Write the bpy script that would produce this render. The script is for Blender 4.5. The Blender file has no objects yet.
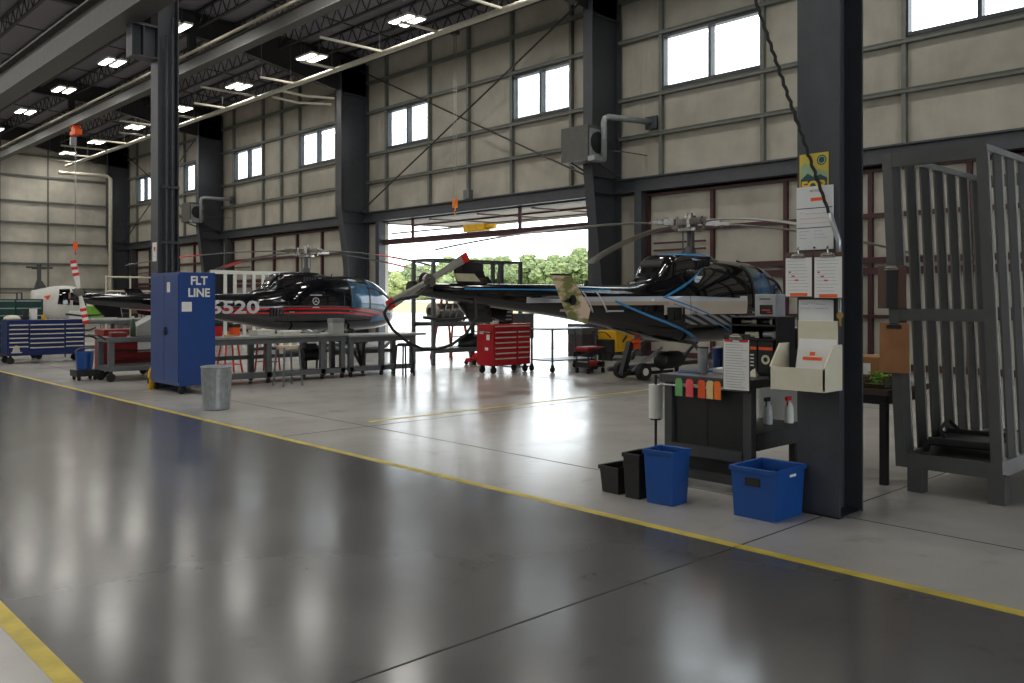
import bpy, math, random
from mathutils import Vector, Matrix, noise
R = math.radians
random.seed(7)
SC = bpy.context.scene
COL = SC.collection

# ------------------------------------------------------------------ materials
MATS = {}
def new_mat(name):
    m = bpy.data.materials.new(name); m.use_nodes = True
    nt = m.node_tree
    return m, nt, nt.nodes['Principled BSDF']

def mat(name, col, rough=.5, metal=0., var=.12, scale=6., bump=0., bscale=60., coat=0., emit=0., spec=.5):
    """principled colour with a little noise in colour and roughness"""
    if name in MATS: return MATS[name]
    m, nt, b = new_mat(name)
    L = nt.links.new
    tc = nt.nodes.new('ShaderNodeTexCoord')
    n = nt.nodes.new('ShaderNodeTexNoise'); n.inputs['Scale'].default_value = scale; n.inputs['Detail'].default_value = 4
    L(tc.outputs['Object'], n.inputs['Vector'])
    cr = nt.nodes.new('ShaderNodeValToRGB')
    c = col
    cr.color_ramp.elements[0].position = .3; cr.color_ramp.elements[1].position = .7
    cr.color_ramp.elements[0].color = (c[0]*(1-var), c[1]*(1-var), c[2]*(1-var), 1)
    cr.color_ramp.elements[1].color = (min(1, c[0]*(1+var)), min(1, c[1]*(1+var)), min(1, c[2]*(1+var)), 1)
    L(n.outputs['Fac'], cr.inputs['Fac']); L(cr.outputs['Color'], b.inputs['Base Color'])
    b.inputs['Roughness'].default_value = rough
    b.inputs['Metallic'].default_value = metal
    b.inputs['Specular IOR Level'].default_value = spec
    if coat:
        b.inputs['Coat Weight'].default_value = coat; b.inputs['Coat Roughness'].default_value = .05
    if emit:
        b.inputs['Emission Color'].default_value = (*col, 1); b.inputs['Emission Strength'].default_value = emit
    if bump:
        n2 = nt.nodes.new('ShaderNodeTexNoise'); n2.inputs['Scale'].default_value = bscale; n2.inputs['Detail'].default_value = 3
        L(tc.outputs['Object'], n2.inputs['Vector'])
        bp = nt.nodes.new('ShaderNodeBump'); bp.inputs['Strength'].default_value = bump; bp.inputs['Distance'].default_value = .02
        L(n2.outputs['Fac'], bp.inputs['Height']); L(bp.outputs['Normal'], b.inputs['Normal'])
    MATS[name] = m
    return m

def srgb(r, g, b):
    f = lambda v: (v/255/12.92) if v/255 <= .04045 else ((v/255+.055)/1.055)**2.4
    return (f(r), f(g), f(b))

class X:
    """tiny node-expression helper: wraps a socket or a number"""
    def __init__(s, nt, v): s.nt, s.v = nt, v
    def _op(s, op, *o):
        n = s.nt.nodes.new('ShaderNodeMath'); n.operation = op
        for i, a in enumerate((s,)+o):
            a = a.v if isinstance(a, X) else a
            if isinstance(a, (int, float)): n.inputs[i].default_value = a
            else: s.nt.links.new(a, n.inputs[i])
        return X(s.nt, n.outputs[0])
    def __add__(s, o): return s._op('ADD', o)
    def __sub__(s, o): return s._op('SUBTRACT', o)
    def __mul__(s, o): return s._op('MULTIPLY', o)
    def gt(s, o): return s._op('GREATER_THAN', o)
    def lt(s, o): return s._op('LESS_THAN', o)
    def abs(s): return s._op('ABSOLUTE')
    def max(s, o): return s._op('MAXIMUM', o)
    def mod(s, o): return s._op('FLOORED_MODULO', o)
    def within(s, lo, hi): return s.gt(lo)*s.lt(hi)

def layered_mat(name, base, layers, rough=.1, coat=0., metal=0.):
    """layers: list of (function(x,y,z)->mask X, colour), painted one over the other in object space"""
    if name in MATS: return MATS[name]
    m, nt, b = new_mat(name)
    tc = nt.nodes.new('ShaderNodeTexCoord'); sp = nt.nodes.new('ShaderNodeSeparateXYZ')
    nt.links.new(tc.outputs['Object'], sp.inputs[0])
    x, y, z = (X(nt, sp.outputs[i]) for i in range(3))
    cur = None
    for f, c in layers:
        mk = f(x, y, z)
        mx = nt.nodes.new('ShaderNodeMix'); mx.data_type = 'RGBA'
        nt.links.new(mk.v, mx.inputs['Factor'])
        if cur is None: mx.inputs[6].default_value = (*base, 1)
        else: nt.links.new(cur, mx.inputs[6])
        mx.inputs[7].default_value = (*c, 1)
        cur = mx.outputs[2]
    nt.links.new(cur, b.inputs['Base Color'])
    b.inputs['Roughness'].default_value = rough; b.inputs['Metallic'].default_value = metal
    if coat: b.inputs['Coat Weight'].default_value = coat; b.inputs['Coat Roughness'].default_value = .03
    MATS[name] = m
    return m

def glass_mat(name, tint=(1, 1, 1), gloss=.5, rough=.02):
    if name in MATS: return MATS[name]
    m = bpy.data.materials.new(name); m.use_nodes = True
    nt = m.node_tree; nt.nodes.clear()
    out = nt.nodes.new('ShaderNodeOutputMaterial'); mix = nt.nodes.new('ShaderNodeMixShader')
    t = nt.nodes.new('ShaderNodeBsdfTransparent'); g = nt.nodes.new('ShaderNodeBsdfGlossy')
    fr = nt.nodes.new('ShaderNodeFresnel'); fr.inputs['IOR'].default_value = 1.45
    t.inputs['Color'].default_value = (*tint, 1); g.inputs['Roughness'].default_value = rough
    mul = nt.nodes.new('ShaderNodeMath'); mul.operation = 'MULTIPLY'; mul.inputs[1].default_value = gloss
    nt.links.new(fr.outputs[0], mul.inputs[0]); nt.links.new(mul.outputs[0], mix.inputs[0])
    nt.links.new(t.outputs[0], mix.inputs[1]); nt.links.new(g.outputs[0], mix.inputs[2])
    nt.links.new(mix.outputs[0], out.inputs[0])
    MATS[name] = m
    return m

def floor_mat(name, col, r0, r1, stain=.25, spec=.5):
    m, nt, b = new_mat(name); L = nt.links.new
    b.inputs['Specular IOR Level'].default_value = spec
    tc = nt.nodes.new('ShaderNodeTexCoord')
    n1 = nt.nodes.new('ShaderNodeTexNoise'); n1.inputs['Scale'].default_value = .55; n1.inputs['Detail'].default_value = 8; n1.inputs['Roughness'].default_value = .62
    n2 = nt.nodes.new('ShaderNodeTexNoise'); n2.inputs['Scale'].default_value = 1.3; n2.inputs['Detail'].default_value = 4
    n3 = nt.nodes.new('ShaderNodeTexNoise'); n3.inputs['Scale'].default_value = 2.2; n3.inputs['Detail'].default_value = 10; n3.inputs['Roughness'].default_value = .7
    for n in (n1, n2, n3): L(tc.outputs['Object'], n.inputs['Vector'])
    cr = nt.nodes.new('ShaderNodeValToRGB')
    cr.color_ramp.elements[0].position = .3; cr.color_ramp.elements[1].position = .72
    cr.color_ramp.elements[0].color = (*[c*(1-stain) for c in col], 1)
    cr.color_ramp.elements[1].color = (*[c*(1+stain) for c in col], 1)
    L(n1.outputs['Fac'], cr.inputs['Fac'])
    # small dark scuffs
    cr2 = nt.nodes.new('ShaderNodeValToRGB')
    cr2.color_ramp.elements[0].position = .2; cr2.color_ramp.elements[1].position = .42
    cr2.color_ramp.elements[0].color = (.55, .55, .54, 1); cr2.color_ramp.elements[1].color = (1, 1, 1, 1)
    L(n3.outputs['Fac'], cr2.inputs['Fac'])
    mx = nt.nodes.new('ShaderNodeMix'); mx.data_type = 'RGBA'; mx.blend_type = 'MULTIPLY'; mx.inputs['Factor'].default_value = .8
    L(cr.outputs['Color'], mx.inputs[6]); L(cr2.outputs['Color'], mx.inputs[7])
    L(mx.outputs[2], b.inputs['Base Color'])
    mr = nt.nodes.new('ShaderNodeMapRange'); mr.inputs['From Min'].default_value = .3; mr.inputs['From Max'].default_value = .7
    mr.inputs['To Min'].default_value = r0; mr.inputs['To Max'].default_value = r1
    L(n2.outputs['Fac'], mr.inputs['Value']); L(mr.outputs[0], b.inputs['Roughness'])
    MATS[name] = m
    return m

def insulation_mat(name, col):
    """white faced blanket: soft vertical wrinkles"""
    m, nt, b = new_mat(name); L = nt.links.new
    tc = nt.nodes.new('ShaderNodeTexCoord')
    mp = nt.nodes.new('ShaderNodeMapping'); mp.inputs['Scale'].default_value = (1.6, 1.6, .28)
    L(tc.outputs['Object'], mp.inputs[0])
    n = nt.nodes.new('ShaderNodeTexNoise'); n.inputs['Scale'].default_value = 1.1; n.inputs['Detail'].default_value = 5; n.inputs['Distortion'].default_value = 1.2
    L(mp.outputs[0], n.inputs['Vector'])
    n2 = nt.nodes.new('ShaderNodeTexNoise'); n2.inputs['Scale'].default_value = 1.2; n2.inputs['Detail'].default_value = 5
    L(tc.outputs['Object'], n2.inputs['Vector'])
    cr = nt.nodes.new('ShaderNodeValToRGB'); cr.color_ramp.elements[0].position = .3; cr.color_ramp.elements[1].position = .7
    cr.color_ramp.elements[0].color = (*[c*.82 for c in col], 1); cr.color_ramp.elements[1].color = (*[c*1.1 for c in col], 1)
    L(n2.outputs['Fac'], cr.inputs['Fac']); L(cr.outputs['Color'], b.inputs['Base Color'])
    bp = nt.nodes.new('ShaderNodeBump'); bp.inputs['Strength'].default_value = .45; bp.inputs['Distance'].default_value = .12
    L(n.outputs['Fac'], bp.inputs['Height']); L(bp.outputs['Normal'], b.inputs['Normal'])
    b.inputs['Roughness'].default_value = .55
    MATS[name] = m
    return m

# ------------------------------------------------------------------ mesh builder
class MB:
    def __init__(s): s.v, s.f, s.m = [], [], []
    def add(s, vs, fs, mi=0):
        b = len(s.v); s.v.extend(tuple(v) for v in vs)
        for f in fs: s.f.append(tuple(b+i for i in f)); s.m.append(mi)
        return s
    def box(s, x0, y0, z0, x1, y1, z1, mi=0):
        x0, x1 = sorted((x0, x1)); y0, y1 = sorted((y0, y1)); z0, z1 = sorted((z0, z1))
        v = [(x0,y0,z0),(x1,y0,z0),(x1,y1,z0),(x0,y1,z0),(x0,y0,z1),(x1,y0,z1),(x1,y1,z1),(x0,y1,z1)]
        return s.add(v, [(3,2,1,0),(4,5,6,7),(0,1,5,4),(1,2,6,5),(2,3,7,6),(3,0,4,7)], mi)
    def cbox(s, c, sz, rot=None, mi=0):
        M = rot if rot is not None else Matrix.Identity(3)
        if isinstance(M, (int, float)): M = Matrix.Rotation(M, 3, 'Z')
        hx, hy, hz = (k/2 for k in sz); c = Vector(c)
        v = [c+M@Vector(p) for p in ((-hx,-hy,-hz),(hx,-hy,-hz),(hx,hy,-hz),(-hx,hy,-hz),(-hx,-hy,hz),(hx,-hy,hz),(hx,hy,hz),(-hx,hy,hz))]
        return s.add(v, [(3,2,1,0),(4,5,6,7),(0,1,5,4),(1,2,6,5),(2,3,7,6),(3,0,4,7)], mi)
    def bar(s, p0, p1, w, h, mi=0, up=(0,0,1)):
        """rectangular bar from p0 to p1, w across, h along 'up'"""
        p0, p1 = Vector(p0), Vector(p1); d = (p1-p0).normalized()
        u = Vector(up)
        if abs(d.dot(u)) > .98: u = Vector((0,1,0))
        a = d.cross(u).normalized(); u = a.cross(d).normalized()
        v = []
        for p in (p0, p1):
            for i, j in ((-1,-1),(1,-1),(1,1),(-1,1)): v.append(p+a*(i*w/2)+u*(j*h/2))
        return s.add(v, [(0,1,2,3),(7,6,5,4),(0,4,5,1),(1,5,6,2),(2,6,7,3),(3,7,4,0)], mi)
    def cyl(s, p0, p1, r, r2=None, n=14, mi=0, cap=True):
        p0, p1 = Vector(p0), Vector(p1); r2 = r if r2 is None else r2
        d = (p1-p0).normalized(); u = Vector((0,0,1)) if abs(d.z) < .9 else Vector((1,0,0))
        a = d.cross(u).normalized(); c = d.cross(a)
        v = []
        for p, q in ((p0, r), (p1, r2)):
            for i in range(n):
                t = 2*math.pi*i/n; v.append(p+a*(q*math.cos(t))+c*(q*math.sin(t)))
        f = [(i, (i+1)%n, n+(i+1)%n, n+i) for i in range(n)]
        if cap: f += [tuple(range(n-1,-1,-1)), tuple(range(n, 2*n))]
        return s.add(v, f, mi)
    def tube(s, pts, r, n=8, mi=0):
        pts = [Vector(p) for p in pts]; rings = []
        a = None
        for i, p in enumerate(pts):
            d = (pts[min(i+1, len(pts)-1)]-pts[max(i-1, 0)]).normalized()
            if a is None:
                u = Vector((0,0,1)) if abs(d.z) < .9 else Vector((1,0,0)); a = d.cross(u).normalized()
            a = (a-d*a.dot(d)).normalized(); c = d.cross(a)
            q = r[i] if isinstance(r, (list, tuple)) else r
            rings.append([p+a*(q*math.cos(2*math.pi*k/n))+c*(q*math.sin(2*math.pi*k/n)) for k in range(n)])
        return s.loft(rings, mi)
    def loft(s, rings, mi=0, cap=True, closed=True):
        n = len(rings[0]); v = [p for r in rings for p in r]; f = []
        m = n if closed else n-1
        for i in range(len(rings)-1):
            for k in range(m):
                f.append((i*n+k, i*n+(k+1)%n, (i+1)*n+(k+1)%n, (i+1)*n+k))
        if cap and closed: f += [tuple(range(n-1,-1,-1)), tuple(range((len(rings)-1)*n, len(rings)*n))]
        return s.add(v, f, mi)
    def lathe(s, prof, c=(0,0,0), n=24, mi=0):
        c = Vector(c)
        rings = [[c+Vector((r*math.cos(2*math.pi*k/n), r*math.sin(2*math.pi*k/n), z)) for k in range(n)] for r, z in prof]
        return s.loft(rings, mi, cap=False)
    def prism(s, poly, axis, lo, hi, mi=0):
        """poly in the plane across axis ('x': (y,z), 'y': (x,z), 'z': (x,y))"""
        def P(a, b, t): return {'x': (t,a,b), 'y': (a,t,b), 'z': (a,b,t)}[axis]
        n = len(poly); v = [P(a,b,lo) for a,b in poly]+[P(a,b,hi) for a,b in poly]
        return s.add(v, [tuple(range(n-1,-1,-1)), tuple(range(n, 2*n))]+[(i,(i+1)%n,n+(i+1)%n,n+i) for i in range(n)], mi)
    def grid(s, fn, nu, nv, mi=0):
        v = [fn(i/nu, j/nv) for j in range(nv+1) for i in range(nu+1)]
        f = [(j*(nu+1)+i, j*(nu+1)+i+1, (j+1)*(nu+1)+i+1, (j+1)*(nu+1)+i) for j in range(nv) for i in range(nu)]
        return s.add(v, f, mi)
    def mesh(s, name, mats, smooth=False):
        me = bpy.data.meshes.new(name); me.from_pydata([tuple(v) for v in s.v], [], s.f)
        if not isinstance(mats, (list, tuple)): mats = [mats]
        for m in mats: me.materials.append(m)
        if len(mats) > 1: me.polygons.foreach_set('material_index', s.m)
        if smooth: me.polygons.foreach_set('use_smooth', [True]*len(me.polygons))
        me.validate(); me.update()
        import bmesh
        bm = bmesh.new(); bm.from_mesh(me); bmesh.ops.recalc_face_normals(bm, faces=bm.faces); bm.to_mesh(me); bm.free()
        return me
    def build(s, name, mats, parent=None, smooth=False, bevel=0., loc=None, auto=None):
        o = bpy.data.objects.new(name, s.mesh(name, mats, smooth)); COL.objects.link(o)
        if parent: o.parent = parent
        if loc is not None: o.location = loc
        if bevel:
            md = o.modifiers.new('bevel', 'BEVEL'); md.width = bevel; md.segments = 2; md.limit_method = 'ANGLE'; md.angle_limit = R(40)
        if auto: 
            o.data.polygons.foreach_set('use_smooth', [True]*len(o.data.polygons))
            o.data.set_sharp_from_angle(angle=R(auto))
        return o

def tag(o, label, cat, group=None, kind=None):
    o['label'] = label; o['category'] = cat
    if group: o['group'] = group
    if kind: o['kind'] = kind
    return o
def thing(name, label, cat, loc=(0,0,0), rz=0., group=None):
    o = bpy.data.objects.new(name, None); COL.objects.link(o)
    o.empty_display_size = .2; o.location = loc; o.rotation_euler = (0,0,rz)
    return tag(o, label, cat, group)
def struct(o, label=None, cat=None):
    o['kind'] = 'structure'
    if label: o['label'] = label
    if cat: o['category'] = cat
    return o
def empty_struct(name, label, cat):
    o = bpy.data.objects.new(name, None); COL.objects.link(o); return struct(o, label, cat)
def copy_tree(o, parent=None):
    c = o.copy(); COL.objects.link(c)
    if parent: c.parent = parent
    for ch in list(o.children): copy_tree(ch, c)
    return c
def dup(o, loc, rz, label, group=None):
    c = copy_tree(o); c.location = loc; c.rotation_euler = (0,0,rz); c['label'] = label
    if group: c['group'] = group
    return c
def text(name, body, size, m, parent, loc, rot, ext=.001, bold=0., align='CENTER', sx=1.):
    cu = bpy.data.curves.new('t', 'FONT'); cu.body = body; cu.size = size; cu.extrude = ext; cu.offset = bold
    cu.align_x = align; cu.align_y = 'CENTER'; cu.resolution_u = 3
    t = bpy.data.objects.new('t', cu); COL.objects.link(t)
    bpy.context.view_layer.update()
    me = bpy.data.meshes.new_from_object(t.evaluated_get(bpy.context.evaluated_depsgraph_get()))
    bpy.data.objects.remove(t); bpy.data.curves.remove(cu)
    o = bpy.data.objects.new(name, me); COL.objects.link(o)
    me.materials.clear(); me.materials.append(m)
    o.parent = parent; o.location = loc; o.rotation_euler = rot; o.scale = (sx, 1, 1)
    return o
FACE_MX = (R(90), 0, R(-90))     # reads on a face whose normal is -X
FACE_MY = (R(90), 0, 0)          # reads on a face whose normal is -Y

# palette
dark_steel = mat('dark painted steel', srgb(62,64,69), .42, .1, .12)
roof_steel = mat('dark roof steel', srgb(38,36,37), .55, .1, .12)
beam_steel = mat('grey crane beam steel', srgb(76,74,72), .5, .1, .12)
girt_steel = mat('grey green girt steel', srgb(110,112,106), .5, .2, .1)
maroon = mat('maroon primer steel', srgb(66,34,36), .5, .1, .15)
zinc = mat('zinc coated steel', srgb(175,178,180), .35, .6, .1)
galv = mat('galvanised sheet', srgb(150,155,157), .42, .35, .14, 14)
pale_pipe = mat('pale painted pipe', srgb(190,184,168), .45, .1, .08)
bench_steel = mat('grey bench steel', srgb(98,102,104), .42, .2, .1)
bench_top = mat('pale worn bench top', srgb(150,153,150), .4, .3, .18, 9)
black = mat('black plastic', srgb(28,28,30), .5, 0, .15)
rubber = mat('black rubber', srgb(22,22,22), .7, 0, .1)
blue_paint = mat('blue cabinet paint', srgb(24,62,126), .38, 0, .06, 3, coat=.15)
blue_chest = mat('dark blue chest paint', srgb(16,34,90), .3, 0, .08)
blue_plastic = mat('blue plastic', srgb(20,72,142), .42, 0, .08)
red_paint = mat('red tool chest paint', srgb(168,20,30), .3, 0, .08)
dull_red = mat('dull red paint', srgb(130,24,26), .45, 0, .12)
green_paint = mat('dark green chest paint', srgb(24,66,56), .35, 0, .1)
white_paint = mat('white paint', srgb(222,222,216), .4, 0, .05)
cream = mat('cream sheet metal', srgb(214,208,186), .5, 0, .04)
paper = mat('white paper', srgb(225,225,222), .8, 0, .04)
board_white = mat('whiteboard face', srgb(222,224,224), .25, 0, .03)
orange = mat('orange label', srgb(240,90,25), .6, 0, .06)
yellow = mat('yellow machine paint', srgb(222,170,20), .4, 0, .12)
line_yellow = mat('yellow floor paint', srgb(200,178,62), .5, 0, .22, 5)
cardboard = mat('brown cardboard', srgb(150,104,66), .75, 0, .12)
hardboard = mat('dark hardboard', srgb(84,60,50), .55, 0, .12)
chrome = mat('chrome', (.75,.75,.76), .15, 1, .05)
steel = mat('machined steel', (.3,.28,.26), .3, .9, .2, 20)
ink = mat('dark ink', srgb(60,62,70), .7, 0, .1)
print_ink = mat('pale printed rows', srgb(140,143,150), .7, 0, .1)
red_ink = mat('red ink', srgb(200,70,80), .7, 0, .1)
blue_ink = mat('blue ink', srgb(60,110,170), .7, 0, .1)
wood = mat('pale wood', srgb(196,180,150), .5, 0, .15)
blade_grey = mat('grey blade paint', srgb(150,148,140), .4, .1, .08)
blade_dark = mat('dark grey blade paint', srgb(70,70,72), .4, .1, .08)
bright_red = mat('bright red paint', srgb(200,30,30), .4, 0, .05)
leaf_green = mat('leaf green', srgb(110,170,40), .5, 0, .25)
clear = glass_mat('clear window glass', (.97,.98,.98), .6)
tinted = mat('blue tinted plexiglass', srgb(58,92,120), .05, 0, .6, 2.2, coat=.6)
dark_glass = mat('dark cabin glass', srgb(12,14,18), .05, 0, .1, coat=.6)
lamp_glow = mat('lit lamp tube', (1,.97,.86), .5, 0, 0, emit=9.)
insul = insulation_mat('white faced insulation blanket', srgb(172,167,154))
insul_end = insulation_mat('insulation blanket coloured as lit', srgb(205,200,186))  # same blanket, lighter colour stands in for light on the end wall
# ================================================================== SETTING
XW, YE, Y0W, XN = 19.6, 57.0, -16., -14.      # long wall, end wall, open near end, far side wall
COLS_Y = [-9.63, 3.12, 15.87, 28.62, 41.37, 54.12]
WY = [-9.9, 3.2, 16.35, 29.3, 42.4, 55.5]
floor_light = floor_mat('polished grey concrete', srgb(174,171,166), .2, .26, .15)
floor_dark = floor_mat('dark coated concrete', srgb(92,91,91), .16, .21, .14, .66)
b = MB()
b.box(XN, Y0W, -.2, 1.14, YE, 0, 0); b.box(1.14, Y0W, -.2, 4.92, YE, 0, 1); b.box(4.92, Y0W, -.2, XW+.2, YE, 0, 0)
struct(b.build('floor', [floor_light, floor_dark]), 'polished concrete floor with a dark aisle between yellow lines', 'floor')
def floor_line(x0, y0, x1, y1, m, lab, name='floor_line'):
    o = MB().box(x0, y0, 0, x1, y1, .0015).build(name, m); struct(o, lab, 'floor line'); return o
floor_line(4.88, Y0W, 4.965, YE-.2, line_yellow, 'yellow line along the bench side of the dark aisle')
floor_line(1.09, Y0W, 1.18, YE-.2, line_yellow, 'yellow line along the near side of the dark aisle')
floor_line(6.4, 9.5, 18.6, 9.58, line_yellow, 'worn yellow line crossing the light floor towards the big door')
joint = mat('floor joint', srgb(52,50,48), .8)
for y in (-3.2, 3.10, 9.2, 15.6, 22, 28.6, 35): floor_line(XN if y < 4 else 4.98, y, XW-.3, y+.012, joint, 'saw cut joint across the floor', 'floor_joint_line')
for x in (-5, 6.16, 12.6): floor_line(x, Y0W, x+.012, YE-.3, joint, 'saw cut joint along the floor', 'floor_joint_line')

WINZ = (7.4, 8.92)
WINS = [(5.0,8.1),(11.6,14.75),(18.15,20.8),(25.2,27.9),(31.5,34.55),(37.95,41.0),(44.2,47.0),(51.6,54.0)]
WINS.insert(0, (-7.5,-4.4))
DOORS = [(-8.4,2.0),(4.6,15.3),(17.25,28.1),(30.6,41.3),(43.7,54.3)]
ys = sorted({Y0W, YE} | {v for w in WINS for v in w} | {v for d in DOORS for v in d})
b = MB()
for a, c in zip(ys[:-1], ys[1:]):
    m = (a+c)/2
    if not any(d[0] < m < d[1] for d in DOORS): b.box(XW, a, 0, XW+.16, c, 4.65)
    if any(w[0] < m < w[1] for w in WINS):
        b.box(XW, a, 4.65, XW+.16, c, WINZ[0]); b.box(XW, a, WINZ[1], XW+.16, c, 11.25)
    else: b.box(XW, a, 4.65, XW+.16, c, 11.25)
wall = struct(b.build('wall_right', insul), 'long side wall of beige insulation blankets and steel girts', 'wall')
# girts and studs of the long wall
for a, c in zip(WY[:-1], WY[1:]):
    for z in (6.2, 7.3, 8.97, 10.15):
        g = MB().box(XW-.17, a+.15, z-.05, XW, c-.15, z+.05).box(XW-.19, a+.15, z+.03, XW-.17, c-.15, z+.05)
        g.build('girt', girt_steel, wall)
for y in sorted(v for w in WINS for v in w)+[9.8, 23.0, 36.2, 49.3, -1.5]:
    MB().box(XW-.13, y-.05, 5.0, XW, y+.05, 11.1).build('stud', girt_steel, wall)
for i, (a, c) in enumerate(WINS):
    b = MB(); z0, z1 = WINZ; f = .09
    b.box(XW-.08, a, z0, XW+.12, c, z0+f).box(XW-.08, a, z1-f, XW+.12, c, z1)
    m = (a+c)/2
    for q in (a, c-f, m-f/2): b.box(XW-.08, q, z0+f, XW+.12, q+f, z1-f)
    w = struct(b.build('window_%d' % (i+1), dark_steel), 'high two pane window in the long wall', 'window')
    for p, q in ((a+f, m-f/2), (m+f/2, c-f)): MB().box(XW+.02, p, z0+f, XW+.03, q, z1-f).build('pane', clear, w)
# end wall
b = MB().box(XN, YE, 0, XW+.2, YE+.16, 12.6)
we = struct(b.build('wall_end', insul_end), 'far end wall of insulation blankets coloured as if lit, with horizontal girts', 'wall')
for z in (2.2, 3.7, 4.9, 6.1, 7.35, 8.85, 10.1):
    MB().box(XN, YE-.17, z-.05, XW, YE, z+.05).build('girt', girt_steel, we)
for x in (3., 6.2, 9.4, 15.4): MB().box(x-.04, YE-.06, 0, x+.04, YE, 12).build('stud', girt_steel, we)
for x in (12.6, 0., -7):
    o = MB().box(x-.15, YE-.6, 0, x+.15, YE-.57, 11.6).box(x-.15, YE-.23, 0, x+.15, YE-.2, 11.6).box(x-.012, YE-.57, 0, x+.012, YE-.23, 11.6).build('column', dark_steel)
    struct(o, 'dark steel column on the far end wall', 'column')
# opposite side wall (behind the photographer's left)
b = MB().box(XN-.16, Y0W, 0, XN, YE, 7.4).box(XN-.16, Y0W, 8.9, XN, YE, 12.6)
for y in range(-16, 56, 6): b.box(XN-.16, y, 7.4, XN, y+3.2, 8.9)
struct(b.build('wall_left', insul), 'opposite long wall with high windows', 'wall')
# near end wall with its own open doorway, behind the photographer
b = MB().box(XN, Y0W-.16, 6.0, XW+.2, Y0W, 12.6).box(XN, Y0W-.16, 0, -5, Y0W, 6.).box(10, Y0W-.16, 0, XW+.2, Y0W, 6.)
struct(b.build('wall_near', insul), 'near end wall around a wide open doorway', 'wall')
# roof: rises gently from the long wall
def roof_z(x): return 11.15+(XW-x)*.045
deck, nt, bs = new_mat('ribbed roof deck')
bs.inputs['Base Color'].default_value = (*srgb(124,119,128), 1); bs.inputs['Roughness'].default_value = .6
tc = nt.nodes.new('ShaderNodeTexCoord'); wv = nt.nodes.new('ShaderNodeTexWave'); wv.bands_direction = 'Y'; wv.inputs['Scale'].default_value = 1.6
bp = nt.nodes.new('ShaderNodeBump'); bp.inputs['Strength'].default_value = .6; bp.inputs['Distance'].default_value = .05
nt.links.new(tc.outputs['Object'], wv.inputs[0]); nt.links.new(wv.outputs[1], bp.inputs['Height']); nt.links.new(bp.outputs[0], bs.inputs['Normal'])
b = MB().prism([(XW+.3, roof_z(XW+.3)), (XN-.2, roof_z(XN-.2)), (XN-.2, roof_z(XN-.2)+.15), (XW+.3, roof_z(XW+.3)+.15)], 'y', Y0W, YE+.3)
struct(b.build('ceiling', deck), 'dark ribbed metal roof deck seen from below', 'ceiling')
# rafters: tapered plate girders
for y in WY:
    b = MB()
    prof = [(XW-.1, roof_z(XW)-.02), (2., roof_z(2)-.02), (-14, roof_z(-14)-.02), (-14, roof_z(-14)-.9), (2, roof_z(2)-.75), (13.5, roof_z(13.5)-.85), (17.75, roof_z(17.75)-1.45), (XW-.1, roof_z(XW)-1.5)]
    b.prism(prof, 'y', y-.012, y+.012)
    low = [(-14, roof_z(-14)-.9), (2, roof_z(2)-.75), (13.5, roof_z(13.5)-.85), (17.75, roof_z(17.75)-1.45)]
    for p, q in zip(low[:-1], low[1:]): b.bar((p[0], y, p[1]), (q[0], y, q[1]), .26, .03)
    b.bar((-14, y, roof_z(-14)-.06), (XW-.1, y, roof_z(XW)-.06), .26, .03)
    struct(b.build('roof_rafter_beam', roof_steel), 'deep dark rafter crossing the roof above a column', 'rafter')
# open web joists
def joist_mesh():
    b = MB(); L = 12.7; n = 18; h = .62; s = L/n
    b.box(-.05, 0, h-.05, .05, L, h).box(-.05, s*.5, 0, .05, L-s*.5, .05)
    for i in range(n):
        b.bar((0, i*s, h-.03), (0, (i+.5)*s, .03), .028, .028); b.bar((0, (i+.5)*s, .03), (0, (i+1)*s, h-.03), .028, .028)
    return b.mesh('open web joist', roof_steel)
jm = joist_mesh()
for a in WY[1:-1]:
    for k in range(12):
        x = 18.5-1.5*k
        o = bpy.data.objects.new('roof_joist_beam', jm); COL.objects.link(o); o.location = (x, a+.17, roof_z(x)-.66)
        struct(o, 'dark open web roof joist', 'joist')
# bridging rods across the joists
for a in WY[1:-1]:
    for f in (4.2, 8.4):
        o = MB().bar((2., a+f, roof_z(2.)-.62), (18.6, a+f, roof_z(18.6)-.62), .035, .035).build('roof_bridging_beam', roof_steel); struct(o, 'thin bridging angle tying the roof joists', 'bridging')
# tapered wall columns
for y in WY:
    b = MB(); zt = 10.2
    b.prism([(18.95, 0), (XW-.08, 0), (XW-.08, 10.9), (18.28, 10.9), (18.28, 5.2)], 'y', y-.012, y+.012)
    b.bar((18.95, y, 0), (18.28, y, 5.2), .34, .03, up=(1,0,0)).box(18.265, y-.17, 5.2, 18.295, y+.17, 10.9)
    b.box(XW-.1, y-.17, 0, XW-.07, y+.17, 10.9)
    for z in (4.6, 5.05, 9.6): b.box(18.5, y-.16, z-.01, XW-.1, y+.16, z+.01)
    b.box(18.8, y-.25, 0, XW-.02, y+.25, .03)
    struct(b.build('column', dark_steel), 'tapered dark steel column against the long wall', 'column')
# headers over the doors
for a, c in zip(WY[:-1], WY[1:]):
    b = MB().box(XW-.32, a+.02, 4.98, XW-.02, c-.02, 5.02).box(XW-.32, a+.02, 4.62, XW-.02, c-.02, 4.66).box(XW-.2, a+.02, 4.66, XW-.17, c-.02, 4.98).box(XW-.06, a+.02, 4.56, XW+.055, c-.02, 4.64)
    struct(b.build('header_beam', dark_steel), 'dark header beam over the hangar doors', 'beam')
# door jamb posts
for d in DOORS:
    for y in (d[0]-.1, d[1]+.1):
        b = MB().box(XW-.3, y-.12, 0, XW, y+.12, 4.62); struct(b.build('door_jamb', dark_steel), 'dark steel post beside a hangar door', 'jamb')
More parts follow.
